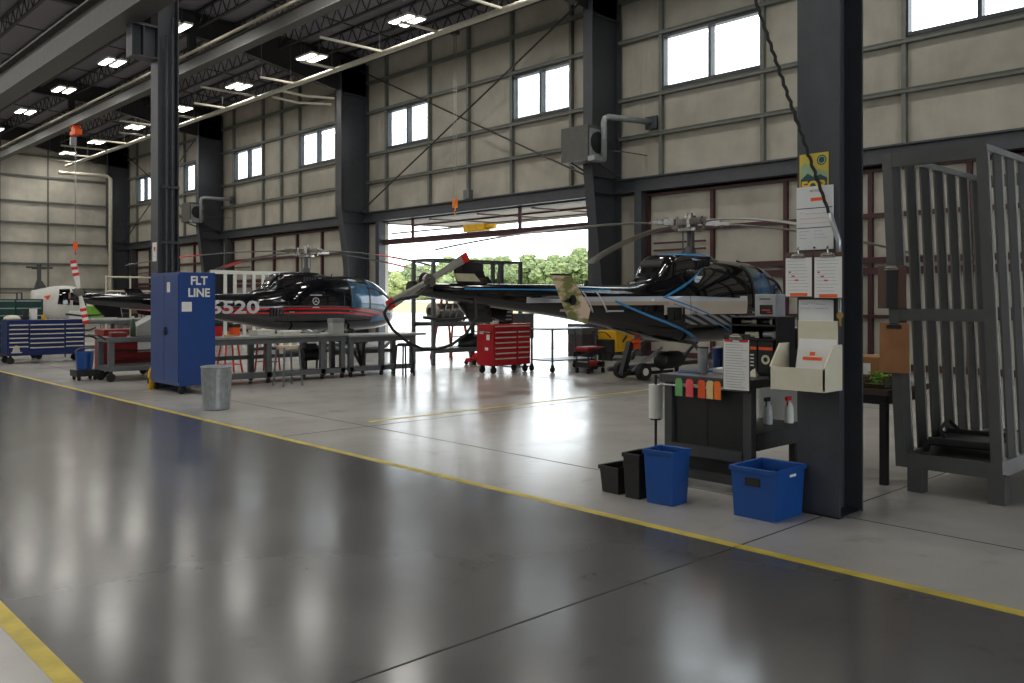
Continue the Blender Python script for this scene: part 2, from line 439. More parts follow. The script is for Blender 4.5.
# closed folding doors
def door_closed(n, y0, y1):
    d = struct(MB().box(XW+.06, y0, .0, XW+.12, y1, 2.35).box(XW+.06, y0, 2.35, XW+.12, y1, 4.64).build('door_%d' % n, insul), 'closed folding hangar door with maroon frame and beige lining', 'door')
    b = MB()
    for z, t in ((.08,.14), (1.2,.08), (2.24,.16), (2.48,.14), (3.5,.1), (4.55,.12)): b.box(XW-.06, y0, z-t/2, XW+.06, y1, z+t/2)
    b.build('rail', maroon, d)
    k = 5
    for i in range(k+1):
        y = y0+.05+(y1-y0-.1)*i/k
        MB().box(XW-.05, y-.05, .02, XW+.06, y+.05, 4.62).build('stile', maroon, d)
    for z in (2.95, 3.15):
        MB().box(XW-.1, y1-2, z-.025, XW-.05, y1-.3, z+.025).build('brace', maroon, d)
    return d
door_closed(1, *DOORS[0]); door_closed(2, *DOORS[1]); door_closed(4, *DOORS[3]); door_closed(5, *DOORS[4])
# the open folding door: two leaves folded out under the header
y0, y1 = DOORS[2]
d = empty_struct('door_3', 'open folding hangar door hanging folded under its header', 'door')
def leaf(p, q, nm, inward):
    b = MB(); dx, dz = q[0]-p[0], q[1]-p[1]
    b.prism([p, q, (q[0], q[1]+.06), (p[0], p[1]+.06)], 'y', y0, y1)
    lf = b.build(nm, mat('weathered door lining', srgb(112,104,94), .7, 0, .3, 1.2), d)
    fr = MB()
    for t in (.4, .97):
        x, z = p[0]+dx*t, p[1]+dz*t-.05*inward; fr.box(x-.04, y0, z-.02, x+.04, y1, z+.04)
    fr.build('rail', maroon, lf)
    for i in range(5):
        y = y0+.06+(y1-y0-.12)*i/4
        MB().bar((p[0], y, p[1]-.02*inward), (q[0], y, q[1]-.02*inward), .06, .05).build('stile', maroon, lf)
leaf((XW+.06, 4.55), (23.0, 4.62), 'raised_leaf', 1)
MB().box(XW-.1, y0, 3.7, XW+.06, y1, 3.86).box(XW-.14, y0, 3.84, XW-.06, y1, 3.9).build('bottom_rail', maroon, d)
MB().tube([(XW+.3, y0, 4.16), (XW+.3, y1, 4.16)], .035, 8).build('lift_shaft', pale_pipe, d)
mo = MB().box(XW-.16, 22.1, 3.92, XW+.14, 23.2, 4.17).cyl((XW, 21.7, 4.05), (XW, 22.1, 4.05), .09).build('drive_motor', yellow, d, bevel=.02)
for yy in (20.4, 26.2):
    MB().box(XW-.06, yy, 3.86, XW+.0, yy+.12, 4.6).build('lift_strap', maroon, d)
# interior column row
def hcol(x, y, z1):
    b = MB().box(x, y-.145, 0, x+.022, y+.185, z1).box(x+.36, y-.145, 0, x+.382, y+.185, z1).box(x+.022, y-.008, 0, x+.36, y+.008, z1)
    b.box(x, y-.145, 0, x+.382, y+.185, .012)
    return struct(b.build('column', dark_steel), 'dark wide flange column beside the aisle', 'column')
for y in COLS_Y: hcol(6.05, y, roof_z(6.2)-.8)
# conduits on the aisle column behind the blue cabinet
cd = MB()
for k, zt in ((0, 6.1), (1, 6.4)):
    cd.tube([(6.2+.1*k, 15.7, .3), (6.2+.1*k, 15.7, zt), (6.16+.1*k, 15.6, zt+.25)], .022, 8)
cd.box(6.1, 15.66, 3.6, 6.42, 15.74, 3.64).box(6.1, 15.66, 2.6, 6.42, 15.74, 2.64)
struct(cd.build('trim_1', dark_steel), 'conduits strapped to the aisle column', 'conduit')
# crane runway beams with brackets
b = MB().box(5.32, Y0W, 6.5, 5.76, YE-.6, 6.54).box(5.38, Y0W, 7.2, 5.7, YE-.6, 7.24).box(5.525, Y0W, 6.54, 5.555, YE-.6, 7.2).box(5.49, Y0W, 7.24, 5.59, YE-.6, 7.34)
k = Y0W
while k < YE-1: b.box(5.42, k, 7.24, 5.48, k+.06, 7.3); k += 1.2
struct(b.build('crane_runway_beam', beam_steel), 'heavy grey crane runway beam on column brackets', 'beam')
for y in COLS_Y:
    b = MB().box(5.6, y-.14, 5.9, 6.05, y+.14, 5.93).box(5.6, y-.14, 6.46, 6.05, y+.14, 6.5).box(5.6, y-.01, 5.93, 6.05, y+.01, 6.46).box(5.6, y-.14, 5.93, 5.62, y+.14, 6.46).box(5.8, y-.14, 5.93, 5.82, y+.14, 6.46)
    b.bar((5.7, y, 7.1), (6.06, y, 7.1), .05, .08)
    struct(b.build('runway_bracket_beam', dark_steel), 'bracket carrying the crane runway beam', 'bracket')
b = MB().box(12.25, Y0W, 9.38, 12.6, YE-.6, 9.41).box(12.3, Y0W, 9.83, 12.55, YE-.6, 9.86).box(12.41, Y0W, 9.41, 12.44, YE-.6, 9.83)
o = b.build('hoist_runway_beam', beam_steel); struct(o, 'grey hoist runway beam hung under the roof', 'beam')
MB().box(12.14, Y0W, 9.86, 12.22, YE-.6, 9.93).build('power_rail', pale_pipe, o)
for y in WY: MB().box(12.3, y-.1, 9.86, 12.55, y+.1, roof_z(12.4)-.75).build('hanger', roof_steel, o)
# overhead pipe with branches
b = MB().cyl((15.9, Y0W, 9.4), (15.9, 55.2, 9.4), .085, n=12)
pm = struct(b.build('ceiling_pipe_trim', pale_pipe, auto=40), 'long pale pipe running under the roof', 'pipe')
y = 14.5; k = 0
while y < 54:
    x0 = 14.55 if k % 3 else 13.6
    MB().cyl((x0, y, 9.44), (15.95, y, 9.44), .045, n=8).build('branch_pipe', pale_pipe, pm)
    h = MB(); 
    for x in (x0+.05, 15.75): h.cyl((x, y, 9.44), (x, y, roof_z(x)-.1), .008, n=5)
    h.build('hanger_rod', girt_steel, pm)
    y += 2.8; k += 1
MB().tube([(15.9, 30.2, 9.25), (17.0, 30.2, 9.2), (18., 29.4, 9.15)], .05, 8).tube([(15.9, 29.8, 9.45), (17.0, 29.8, 9.4), (18., 29.2, 9.35)], .05, 8).build('branch_pipe', pale_pipe, pm)
struct(MB().tube([(15.4, 54.9, 8.95), (18.0, 54.6, 8.95), (18.15, 54.5, 8.8), (18.15, 54.5, 0.05)], .11, 10).build('corner_pipe_trim', pale_pipe), 'pale pipe dropping down the far corner', 'pipe')
# bracing rods on the long wall (door bay and end bay)
rod = mat('bracing rod', srgb(60,58,56), .5, .3)
for a in (16.35, 42.4):
    for p, q in (((18.9, a+.2, 10.6), (19.1, a+12.75, 5.0)), ((18.9, a+.2, 5.0), (19.1, a+12.75, 10.6))):
        struct(MB().cyl(p, q, .03, n=8).build('brace_trim', rod), 'thin diagonal bracing rod in front of the long wall', 'brace')
# paint on the wall low bays: a light conduit line and electrical boxes
e = MB().box(XW-.14, 16.2, 1.3, XW-.02, 16.6, 2.).build('trim_2', bench_steel); struct(e, 'grey electrical box on the door post wall', 'box')

# ------------------------------------------------------------------ lamps
def light_proto(x, y, z, lab):
    t = thing('high_bay_light', lab, 'ceiling light', (x, y, z), R(90), 'lit two panel lamps under the roof')
    fx = MB().box(-.54, -.34, .02, .54, -.06, .09).box(-.54, .06, .02, .54, .34, .09).box(-.3, -.07, .06, -.2, .07, .12).box(.2, -.07, .06, .3, .07, .12)
    fx.build('housing', white_paint, t)
    for s in (-1, 1):
        y0_ = .09 if s > 0 else -.31
        MB().box(-.5, y0_, 0, .5, y0_+.22, .02).build('lamp_panel', lamp_glow, t)
    w = MB()
    for q in (-.5, .5): w.cyl((q, 0, .09), (q, 0, roof_z(x)-z-.05), .006, n=5)
    w.build('hanger_wire', girt_steel, t)
    return t
rows = [(15.8, 'wall side row'), (10.9, 'middle row')]
order = ['nearest', 'second', 'third', 'fourth', 'fifth', 'sixth', 'seventh']
proto = None
LAMPS = []
for x, rn in rows:
    for k in range(7):
        y = (21.5 if x > 12 else 21.3)+5.62*k
        if y > 54.8: y = 54.6
        lab = 'lit two panel roof lamp, %s of the %s' % (order[k], rn)
        LAMPS.append((x, y))
        if proto is None: proto = light_proto(x, y, 10.05, lab)
        else: dup(proto, (x, y, 10.05), R(90), lab)
def lamp(x, y, z, p):
    ld = bpy.data.lights.new('roof lamp light', 'AREA'); ld.shape = 'RECTANGLE'; ld.size = .6; ld.size_y = 1.2; ld.energy = p; ld.color = (1, .97, .91)
    o = bpy.data.objects.new('roof_lamp_light', ld); COL.objects.link(o); o.location = (x, y, z)
LAMP_W = 66
for x, y in LAMPS: lamp(x, y, 10.03, LAMP_W)
for x in (15.8, 10.9, 6.0, 1.1, -3.8, -8.7):
    for k in range(-3, 7):
        y = 21.5+5.62*k
        if (x, y) in LAMPS or (x > 10 and k >= 0): continue
        lamp(x, y, 10.03, LAMP_W)
        dup(proto, (x, y, 10.05), R(90), 'lit two panel roof lamp over the photographer, outside the picture', 'roof lamps over the photographer')

# ------------------------------------------------------------------ outside
apron = mat('outdoor concrete apron', srgb(200,198,190), .8, 0, .08, 1.)
grass = mat('mown grass', srgb(124,130,78), .9, 0, .2, .3)
struct(MB().box(XW+.2, -60, -.25, 62, 160, -.03).build('exterior_ground', apron), 'sunlit concrete apron outside the open door', 'ground')
gs = MB(); 
def gz(x): return -.04 + max(0, (x-62))*.05
gs.grid(lambda u, v: (62+u*260, -150+v*600, gz(62+u*260)), 12, 6)
o = struct(gs.build('exterior_field', grass), 'mown grass field beyond the apron', 'ground')
struct(MB().prism([(84, gz(84)+.02), (92, gz(92)+.02), (92, gz(92)+.08), (84, gz(84)+.08)], 'y', -100, 300).build('taxiway_path', apron), 'pale taxiway strip crossing the grass', 'taxiway')
def crown_mesh(seed, h, w):
    rnd = random.Random(seed); b = MB()
    for k in range(46):
        a = rnd.uniform(0, 6.28); t = rnd.uniform(.12, 1); rr = w*math.sin(min(1, t*1.05)*math.pi*.86+.2)*rnd.uniform(.25, .95)
        c = Vector((rr*math.cos(a), rr*math.sin(a), h*(.1+.85*t))); s = w*rnd.uniform(.17, .33)
        n1, n2 = 8, 10; rings = []
        for i in range(n1+1):
            ph = math.pi*(i+.001)/(n1+.002); ring = []
            for j in range(n2):
                th = 2*math.pi*j/n2
                d = Vector((math.sin(ph)*math.cos(th), math.sin(ph)*math.sin(th), math.cos(ph)))
                q = s*(1+.75*noise.noise(d*3.1+c))
                ring.append(c+d*q)
            rings.append(ring)
        b.loft(rings, 0, cap=False)
        for q in range(110):     # loose leaves on the outside of each clump
            d = Vector((rnd.gauss(0,1), rnd.gauss(0,1), rnd.gauss(0,1))).normalized(); p = c+d*s*rnd.uniform(.8, 1.45)
            u = Vector((rnd.gauss(0,1), rnd.gauss(0,1), rnd.gauss(0,1))).normalized()*.24; v_ = d.cross(u).normalized()*.2
            b.add([p-u, p-v_, p+u, p+v_], [(0,1,2,3)])
    return b
tg = [mat('pale green leaves', srgb(118,130,84), .7, 0, .3, .8), mat('mid green leaves', srgb(100,114,74), .7, 0, .3, .8), mat('yellow green leaves', srgb(136,144,88), .7, 0, .3, .8)]  # greens paled and greyed, outdoor haze put into the leaf colour
bark = mat('bark', srgb(90,78,64), .9)
cm = [crown_mesh(3+i, (9.5, 8., 6.)[i], (4.2, 3.8, 4.)[i]).mesh('crown', tg[i]) for i in range(3)]
kinds = ['tall pale green tree in the line beyond the grass field', 'mid green rounded tree in the line beyond the grass field', 'low yellow green tree in front of the tree line']
rt = random.Random(5)
tl = []
for i in range(22):
    px = 345+i*13; t = (px-512)/870; D = 178+(-13, 9, -2, 17)[i % 4]+rt.uniform(-2, 2)
    tl.append((px, D, 0 if px > 520 else (0 if rt.random() < .4 else 1)))
tl += [(395, 150, 2), (425, 148, 2), (400, 158, 2), (362, 152, 2), (500, 156, 1)]
for px, D, kd in tl:
    t = (px-512)/870; x = D*(.6845+t*.729); y = D*(.729-t*.6845)
    s = rt.uniform(.62, .78) if kd != 2 else rt.uniform(.6, .75)
    if px > 515: s *= 1.12
    r = thing('tree', kinds[kd], 'tree', (x, y, gz(x)-.05), rt.uniform(0, 6), 'trees beyond the field: '+('tall pale', 'rounded', 'low front')[kd])
    c = bpy.data.objects.new('crown', cm[kd]); COL.objects.link(c); c.parent = r; c.scale = (s*1.15, s*1.15, s)
    MB().cyl((0,0,0), (0,0,4*s), .3*s, .18*s, 8).build('trunk', bark, r)
# ================================================================== HELICOPTERS
def interp(st, x):
    """stations sorted by x ascending: (x, top, bottom, halfwidth)"""
    if x <= st[0][0]: return st[0][1:]
    for i in range(len(st)-1):
        a, c = st[i], st[i+1]
        if x <= c[0]:
            p0 = st[max(i-1, 0)]; p3 = st[min(i+2, len(st)-1)]; t = (x-a[0])/(c[0]-a[0]); out = []
            for k in range(1, 4):
                m1 = (c[k]-p0[k])/(c[0]-p0[0])*(c[0]-a[0]); m2 = (p3[k]-a[k])/(p3[0]-a[0])*(c[0]-a[0])
                h = (2*t**3-3*t**2+1)*a[k]+(t**3-2*t**2+t)*m1+(-2*t**3+3*t**2)*c[k]+(t**3-t**2)*m2
                out.append(h)
            return out
    return st[-1][1:]
class Body:
    def __init__(s, st, n=2.4): s.st = sorted(st); s.n = n
    def ring(s, x, m=36):
        top, bot, w = interp(s.st, x); zc, h = (top+bot)/2, (top-bot)/2; r = []
        for k in range(m):
            t = 2*math.pi*k/m; c, q = math.cos(t), math.sin(t)
            r.append((x, w*math.copysign(abs(q)**(2/s.n), q), zc+h*math.copysign(abs(c)**(2/s.n), c)))
        return r
    def y(s, x, z):
        top, bot, w = interp(s.st, x); zc, h = (top+bot)/2, (top-bot)/2
        q = min(1, abs(z-zc)/h); return w*(1-q**s.n)**(1/s.n)
    def pt(s, x, t):      # t: angle from the top, radians, + is +y side
        top, bot, w = interp(s.st, x); zc, h = (top+bot)/2, (top-bot)/2; c, q = math.cos(t), math.sin(t)
        return Vector((x, w*math.copysign(abs(q)**(2/s.n), q), zc+h*math.copysign(abs(c)**(2/s.n), c)))
    def nrm(s, p):
        top, bot, w = interp(s.st, p[0]); zc, h = (top+bot)/2, (top-bot)/2
        return Vector((.15 if p[0] < 1.8 else .5*(p[0]-1.5), p[1]/w/w, (p[2]-zc)/h/h)).normalized()
    def loft(s, b, x0, x1, n=60, mi=0):
        rings = [s.ring(x0+(x1-x0)*(i/n)) for i in range(n+1)]
        return b.loft(rings, mi)
    def side_patch(s, b, c, side, off=.012, n=10, mi=0):
        """c: bl, br, tr, tl as (x,z), laid on the skin"""
        def fn(u, v):
            x = (c[0][0]*(1-u)+c[1][0]*u)*(1-v)+(c[3][0]*(1-u)+c[2][0]*u)*v
            z = (c[0][1]*(1-u)+c[1][1]*u)*(1-v)+(c[3][1]*(1-u)+c[2][1]*u)*v
            return (x, side*(s.y(x, z)+off), z)
        return b.grid(fn, n, n, mi)
    def top_patch(s, b, x0, x1, t0, t1, off=.012, n=12, mi=0, taper=0.):
        def fn(u, v):
            x = x0+(x1-x0)*u; t = R(t0+(t1-taper*u-t0)*v)
            p = s.pt(x, t); return p+s.nrm(p)*off
        return b.grid(fn, n, n, mi)

def blade(b, ang, L, r0, chord, droop, thick=.035, z=0., mi=0, tipmi=None, tip=0.):
    """one drooping rotor blade from radius r0 to L"""
    n = 12; rings = []
    ca, sa = math.cos(ang), math.sin(ang)
    for i in range(n+1):
        r = r0+(L-r0)*i/n; dz = z-droop*(r/L)**2; c = chord*(1 if i > 1 else .55+.22*i)
        prof = [(-.3*c, 0), (-.2*c, thick*.45), (.05*c, thick*.5), (.7*c, .004), (.7*c, -.004), (.05*c, -thick*.5), (-.2*c, -thick*.45)]
        rings.append([(r*ca-q*sa, r*sa+q*ca, dz+w+.03*q) for q, w in prof])
    return b.loft(rings, mi)

BST = [(-7.15,1.82,1.66,.07),(-6.2,1.83,1.52,.15),(-3.9,1.83,1.25,.24),(-2.6,1.84,1.03,.33),(-1.9,1.87,.90,.45),(-1.4,1.99,.80,.62),(-.8,2.2,.72,.77),
       (0,2.36,.69,.82),(1.0,2.40,.68,.83),(1.75,2.37,.69,.81),(2.2,2.26,.71,.77),(2.55,2.06,.75,.68),(2.85,1.78,.83,.53),(3.05,1.5,.94,.34),(3.16,1.24,1.1,.06)]
def helicopter(name, lab, loc, paint, blades, tr_ang, tr_marks, trim_paint, accent, droop=.6, camo=None, tl=7.0, top_fin=True):
    t = thing(name, lab, 'helicopter', loc, 0)
    B = Body([(-tl-.15,)+BST[0][1:]]+BST[1:]); b = MB(); B.loft(b, -tl-.15, 3.16, 90)
    fus = b.build('fuselage', paint, t, smooth=True)
    # engine cowling and intake
    C = Body([(-1.9,1.9,1.7,.12),(-1.45,2.05,1.7,.3),(-1.15,2.4,1.8,.40),(-.95,2.47,1.8,.41),(-.4,2.52,1.9,.42),(.25,2.5,1.95,.40),(.55,2.43,2.0,.34),(1.3,2.36,2.05,.2)], 3.6)
    b = MB(); C.loft(b, -1.9, 1.3, 30); cw = b.build('engine_cowling', accent, t, smooth=True)
    g = MB()
    for i in range(5): g.box(-.35+i*.09, -.45, 2.2, -.29+i*.09, .45, 2.36)
    g.build('intake_grille', black, cw)
    ex = MB()
    ex.prism([(-.9,2.05),(-.95,2.38),(-1.22,2.36),(-1.32,2.24),(-1.27,2.06)], 'y', -.24, .24).prism([(-1.1,1.98),(-1.2,2.1),(-1.85,1.88),(-1.75,1.82)], 'y', -.1, .1)
    ex.build('exhaust_duct', black, t, bevel=.03)
    # doors' windows
    for s in (-1, 1):
        w = MB(); B.side_patch(w, [(1.15,1.42),(2.45,1.36),(2.1,2.08),(1.12,2.24)], s); w.build('door_window', tinted, t, smooth=True)
        w = MB(); B.side_patch(w, [(-1.4,1.65),(.55,1.60),(.45,2.22),(-.4,2.16)], s); w.build('cabin_window', dark_glass, t, smooth=True)
        w = MB(); B.side_patch(w, [(1.9,.95),(2.75,1.03),(2.7,1.22),(1.9,1.14)], s, n=6); w.build('chin_window', tinted, t, smooth=True)
        w = MB(); B.top_patch(w, 1.8, 2.98, 3*s, 56*s, taper=0); w.build('windshield', tinted, t, smooth=True)
        fr = MB(); fr.tube([B.pt(x, R(57*s))+B.nrm(B.pt(x, R(57*s)))*.01 for x in [1.75+.1*i for i in range(13)]], .03, 6)
        fr.tube([(1.1, s*(B.y(1.1, z)+.012), z) for z in [1.4+.08*i for i in range(12)]], .03, 6)
        fr.tube([(1.8, s*(B.y(1.8, z)+.012), z) for z in [1.38+.08*i for i in range(10)]], .022, 6)
        fr.build('window_frame', black, t, smooth=True)
        h = MB()
        for x0, z0 in ((1.0, 1.3), (-1.0, 1.3)):
            y = B.y(x0+.1, z0); h.box(x0, s*(y), z0-.02, x0+.16, s*(y+.035), z0+.02)
        h.build('door_handle', chrome, t)
        # door seam lines
        q = MB()
        for x in (-1.0, .85):
            q.tube([(x, s*(B.y(x, z)+.002), z) for z in [.85+.08*i for i in range(17)]], .006, 5)
        q.tube([(2.42-.0*i+(0 if i < 5 else -.085*(i-4)), 0, 0) if False else (2.5-.004*i*i, s*(B.y(2.5-.004*i*i, .95+.09*i)+.002), .95+.09*i) for i in range(12)], .006, 5)
        q.build('door_seam', black, t)
    v = MB()
    for i in range(5): v.box(-1.55+i*.09, -B.y(-1.3, 1.3)-.05, 1.18, -1.5+i*.09, -B.y(-1.3, 1.3)+.06, 1.42)
    v.build('side_vent', black, t)
    # landing skids
    sk = MB()
    for s in (-1, 1): sk.tube([(-1.3, 1.08*s, .14), (1.9, 1.08*s, .14), (2.2, 1.08*s, .19), (2.42, 1.08*s, .34)], .05, 10)
    for x in (-.75, 1.25): sk.tube([(x, -1.08, .16), (x, -.98, .36), (x, -.6, .72), (x, 0, .78), (x, .6, .72), (x, .98, .36), (x, 1.08, .16)], .04, 10)
    sk.build('landing_skid', blade_dark, t, smooth=True)
    st = MB().box(-.1, -1.12, .3, 1.5, -.92, .33).bar((.0, -1., .31), (.2, -.75, .75), .03, .03).bar((1.4, -1., .31), (1.2, -.75, .75), .03, .03); st.build('boarding_step', black, t)
    # tail: fin, stabiliser with end plates, stinger
    f = MB()
    if top_fin: f.prism([(-6.2,1.78),(-5.6,1.8),(-5.75,2.15),(-6.35,2.18)], 'y', -.03, .03)
    f.prism([(-6.4,1.7),(-5.6,1.68),(-5.5,1.2),(-5.95,1.2)], 'y', -.03, .03)
    f.build('tail_fin', accent, t, bevel=.01)
    h = MB().loft([[(-4.85, y, 1.60), (-4.7, y, 1.635), (-4.4, y, 1.61), (-4.7, y, 1.585)] for y in (-1.0, 1.0)]); h.build('stabilizer', accent, t)
    for s in (-1, 1):
        e = MB().prism([(-5.14,1.98),(-4.70,1.98),(-4.22,1.41),(-4.30,1.17),(-4.74,1.27)], 'y', s*1.0-.018, s*1.0+.018)
        ep = e.build('end_plate', camo if camo and s < 0 else accent, t, bevel=.005)
        if camo and s < 0:
            MB().prism([(-5.15,1.985),(-4.69,1.985),(-4.665,1.955),(-5.135,1.955)], 'y', s*1.0-.021, s*1.0+.021).build('dark_tip', black, ep)
            rot = MB().lathe([(.02,0),(.085,0),(.085,.006),(.02,.006)], n=20)
            em = MB().cyl((-4.66, s*1.022, 1.56), (-4.66, s*1.026, 1.56), .085, n=20).prism([(-4.88,1.53),(-4.7,1.52),(-4.68,1.6),(-4.8,1.585)], 'y', s*1.022, s*1.026)
            em.build('emblem', black, ep)
    MB().tube([(-5.8, 0, 1.34), (-6.1, 0, 1.27), (-6.5, 0, 1.25), (-6.9, 0, 1.3)], .025, 8).build('tail_skid', black, t)
    # rotor mast and hub
    m = MB().cyl((0,0,2.45), (0,0,3.1), .065, n=14).cyl((0,0,2.5), (0,0,2.66), .14, .09, 14); mast = m.build('rotor_mast', blade_dark, t, auto=40)
    MB().cyl((.14,0,2.5), (.14,0,3.0), .016, n=6).cyl((-.1,.1,2.5), (-.1,.1,3.0), .016, n=6).cyl((-.1,-.1,2.5), (-.1,-.1,3.0), .016, n=6).build('control_rod', blade_dark, mast)
    hb = MB().cyl((0,0,3.06), (0,0,3.3), .17, .12, 14).cyl((0,0,3.3), (0,0,3.36), .06, n=10).cyl((0,0,2.98), (0,0,3.04), .24, n=18)
    hub = hb.build('rotor_hub', steel, t, auto=40)
    for a in blades:
        ca, sa = math.cos(R(a)), math.sin(R(a))
        g = MB().bar((.1*ca, .1*sa, 3.17), (.62*ca, .62*sa, 3.155), .15, .12).bar((.5*ca, .5*sa, 3.155), (.85*ca, .85*sa, 3.14), .1, .07)
        g.cyl((.35*ca-.14*sa, .35*sa+.14*ca, 3.02), (.35*ca-.14*sa, .35*sa+.14*ca, 3.26), .03, n=8).cyl((.7*ca, .7*sa, 3.08), (.7*ca, .7*sa, 3.22), .035, n=8).cyl((.52*ca, .52*sa, 3.08), (.52*ca, .52*sa, 3.25), .045, n=8)
        g.build('blade_grip', steel, hub)
        bl = MB(); blade(bl, R(a), 5.3, .75, .27, droop, z=3.15); bo = bl.build('rotor_blade', trim_paint, t, smooth=False)
        for r0, r1 in tr_marks.get('main', ()):
            q = MB(); n = 4; ring = []
            for i in range(n+1):
                r = r0+(r1-r0)*i/n; dz = 3.15-droop*(r/5.3)**2; c = .27
                prof = [(-.31*c, 0), (-.2*c, .021), (.05*c, .023), (.71*c, .014), (.71*c, -.002), (.05*c, -.02), (-.2*c, -.021)]
                ring.append([(r*ca-w*sa, r*sa+w*ca, dz+h_) for w, h_ in prof])
            q.loft(ring); q.build('red_band', bright_red, bo)
    # tail rotor in the x-z plane on the near side
    hx, hy, hz = -tl, -.27, 1.86
    q = MB().cyl((hx, -.02, hz), (hx, hy-.06, hz), .05, n=12).cyl((hx, hy-.02, hz), (hx, hy+.04, hz), .1, n=14).cyl((hx, hy+.1, hz), (hx, hy+.14, hz), .12, n=14)
    for s in (-1, 1): q.cyl((hx+.09*s, hy-.02, hz-.05), (hx+.09*s, hy+.12, hz-.05), .018, n=6)
    q.build('tail_rotor_hub', steel, t, auto=40)
    gb = MB().cyl((hx+.2, 0, 1.75), (hx-.16, 0, 1.75), .12, .1, 14).build('tail_gearbox', accent, t, auto=40)
    for s in (0, 180):
        ca, sa = math.cos(R(tr_ang+s)), math.sin(R(tr_ang+s)); rb = MB()
        def sec(r, c, th): return [(hx+r*ca-w*sa, hy+d, hz+r*sa+w*ca) for w, d in ((-.5*c, 0), (-.2*c, th), (.5*c, .004), (.5*c, -.004), (-.2*c, -th))]
        segs = tr_marks['tail']
        base_o = None
        for i, (r0, r1, mm) in enumerate(segs):
            sg = MB().loft([sec(r0, .15 if r0 > .2 else .08, .016), sec(r1, .15, .014)])
            ob = sg.build('tail_blade' if i == 0 else 'blade_band', mm, t if base_o is None else base_o)
            if base_o is None: base_o = ob
    # antenna, beacon, wire cutter
    MB().cyl((.9, 0, 2.3), (.9, 0, 2.48), .02, n=6).cyl((-3.2, 0, 1.8), (-3.2, 0, 1.92), .05, .03, 10).build('antenna', black, t)
    MB().tube([(1.9, 0, 2.16), (2.0, 0, 2.38), (1.75, 0, 2.42)], .018, 6).build('wire_cutter', black, t)
    return t, B

black_gloss = (.006, .006, .008)
P1 = layered_mat('black helicopter paint with red stripes', black_gloss, [
    (lambda x,y,z: (z-(x-.3).max(0)*(x-.3).max(0)*-.055-1.40-(x*.004)).abs().lt(.028)*x.lt(2.9), srgb(190,24,34)),
    (lambda x,y,z: (z-(x-.3).max(0)*(x-.3).max(0)*-.045-1.27).abs().lt(.022)*x.within(-2.6, 2.6), srgb(205,22,36)),
    (lambda x,y,z: (z-1.465-(x-.3).max(0)*(x-.3).max(0)*-.055).abs().lt(.016)*x.within(-3.2, 2.2), srgb(90,92,96)),
    ], .12, coat=.8)
ACC1 = mat('black cowling paint', black_gloss, .15, coat=.8)
sb = srgb(70,160,225); sv = srgb(186,190,196)
def line(x, z, x0, z0, s, w, a, c): return (z-z0-(x-x0)*s).abs().lt(w)*x.within(a, c)
P2 = layered_mat('black helicopter paint with silver and blue', black_gloss, [  # pale and beige bands are reflections painted onto the black gloss
    (lambda x,y,z: z.within(1.28, 1.62)*x.within(-1.6, .85), srgb(225,212,198)),
    (lambda x,y,z: line(x,z,-4.4,1.565,.006,.05,-4.9,.85), srgb(226,232,242)),
    (lambda x,y,z: line(x,z,-1.2,1.50,-.0,.035,-4.0,-1.5), srgb(206,188,168)),
    (lambda x,y,z: line(x,z,-6,1.74,.0,.012,-6.2,-2.8), sb),
    (lambda x,y,z: line(x,z,-2.6,1.49,-.33,.022,-2.75,.1), sb),
    (lambda x,y,z: line(x,z,-1.6,1.62,-.30,.014,-1.6,.85), sb),
    (lambda x,y,z: line(x,z,-1.4,1.49,-.30,.010,-1.4,.85), sb),
    (lambda x,y,z: line(x,z,-1.55,1.62,.45,.022,-1.55,-.3), sb),
    (lambda x,y,z: line(x,z,-.75,1.18,-.02,.1,-1.1,.7)*(z*9+x*3).mod(1).lt(.5), srgb(150,152,158)),  # grey hatching: lattice reflection painted in
    ], .1, coat=.8, metal=.45)
ACC2 = layered_mat('black cowling paint with blue edge', black_gloss, [(lambda x,y,z: (z-2.47).abs().lt(.02)*x.within(-1.1,.6), sb), (lambda x,y,z: (z-2.33+(x*.1)).abs().lt(.016)*x.within(-.5,1.2), srgb(150,190,220))], .12, coat=.8)
# camouflage of the end plate
cm_, nt, bs = new_mat('tan and green camouflage'); MATS['camo'] = cm_
tc = nt.nodes.new('ShaderNodeTexCoord'); mp = nt.nodes.new('ShaderNodeMapping'); mp.inputs['Scale'].default_value = (1.6, 1, 4.2); mp.inputs['Location'].default_value = (1.3, 0, .4)
nz = nt.nodes.new('ShaderNodeTexNoise'); nz.inputs['Scale'].default_value = 1.0; nz.inputs['Detail'].default_value = 3
cr = nt.nodes.new('ShaderNodeValToRGB'); cr.color_ramp.interpolation = 'CONSTANT'
cr.color_ramp.elements[0].position = 0; cr.color_ramp.elements[0].color = (*srgb(128,130,80), 1)
cr.color_ramp.elements[1].position = .49; cr.color_ramp.elements[1].color = (*srgb(186,172,130), 1)
e = cr.color_ramp.elements.new(.53); e.color = (*srgb(226,200,178), 1)
nt.links.new(tc.outputs['Object'], mp.inputs[0]); nt.links.new(mp.outputs[0], nz.inputs['Vector']); nt.links.new(nz.outputs['Fac'], cr.inputs['Fac']); nt.links.new(cr.outputs[0], bs.inputs['Base Color']); bs.inputs['Roughness'].default_value = .5

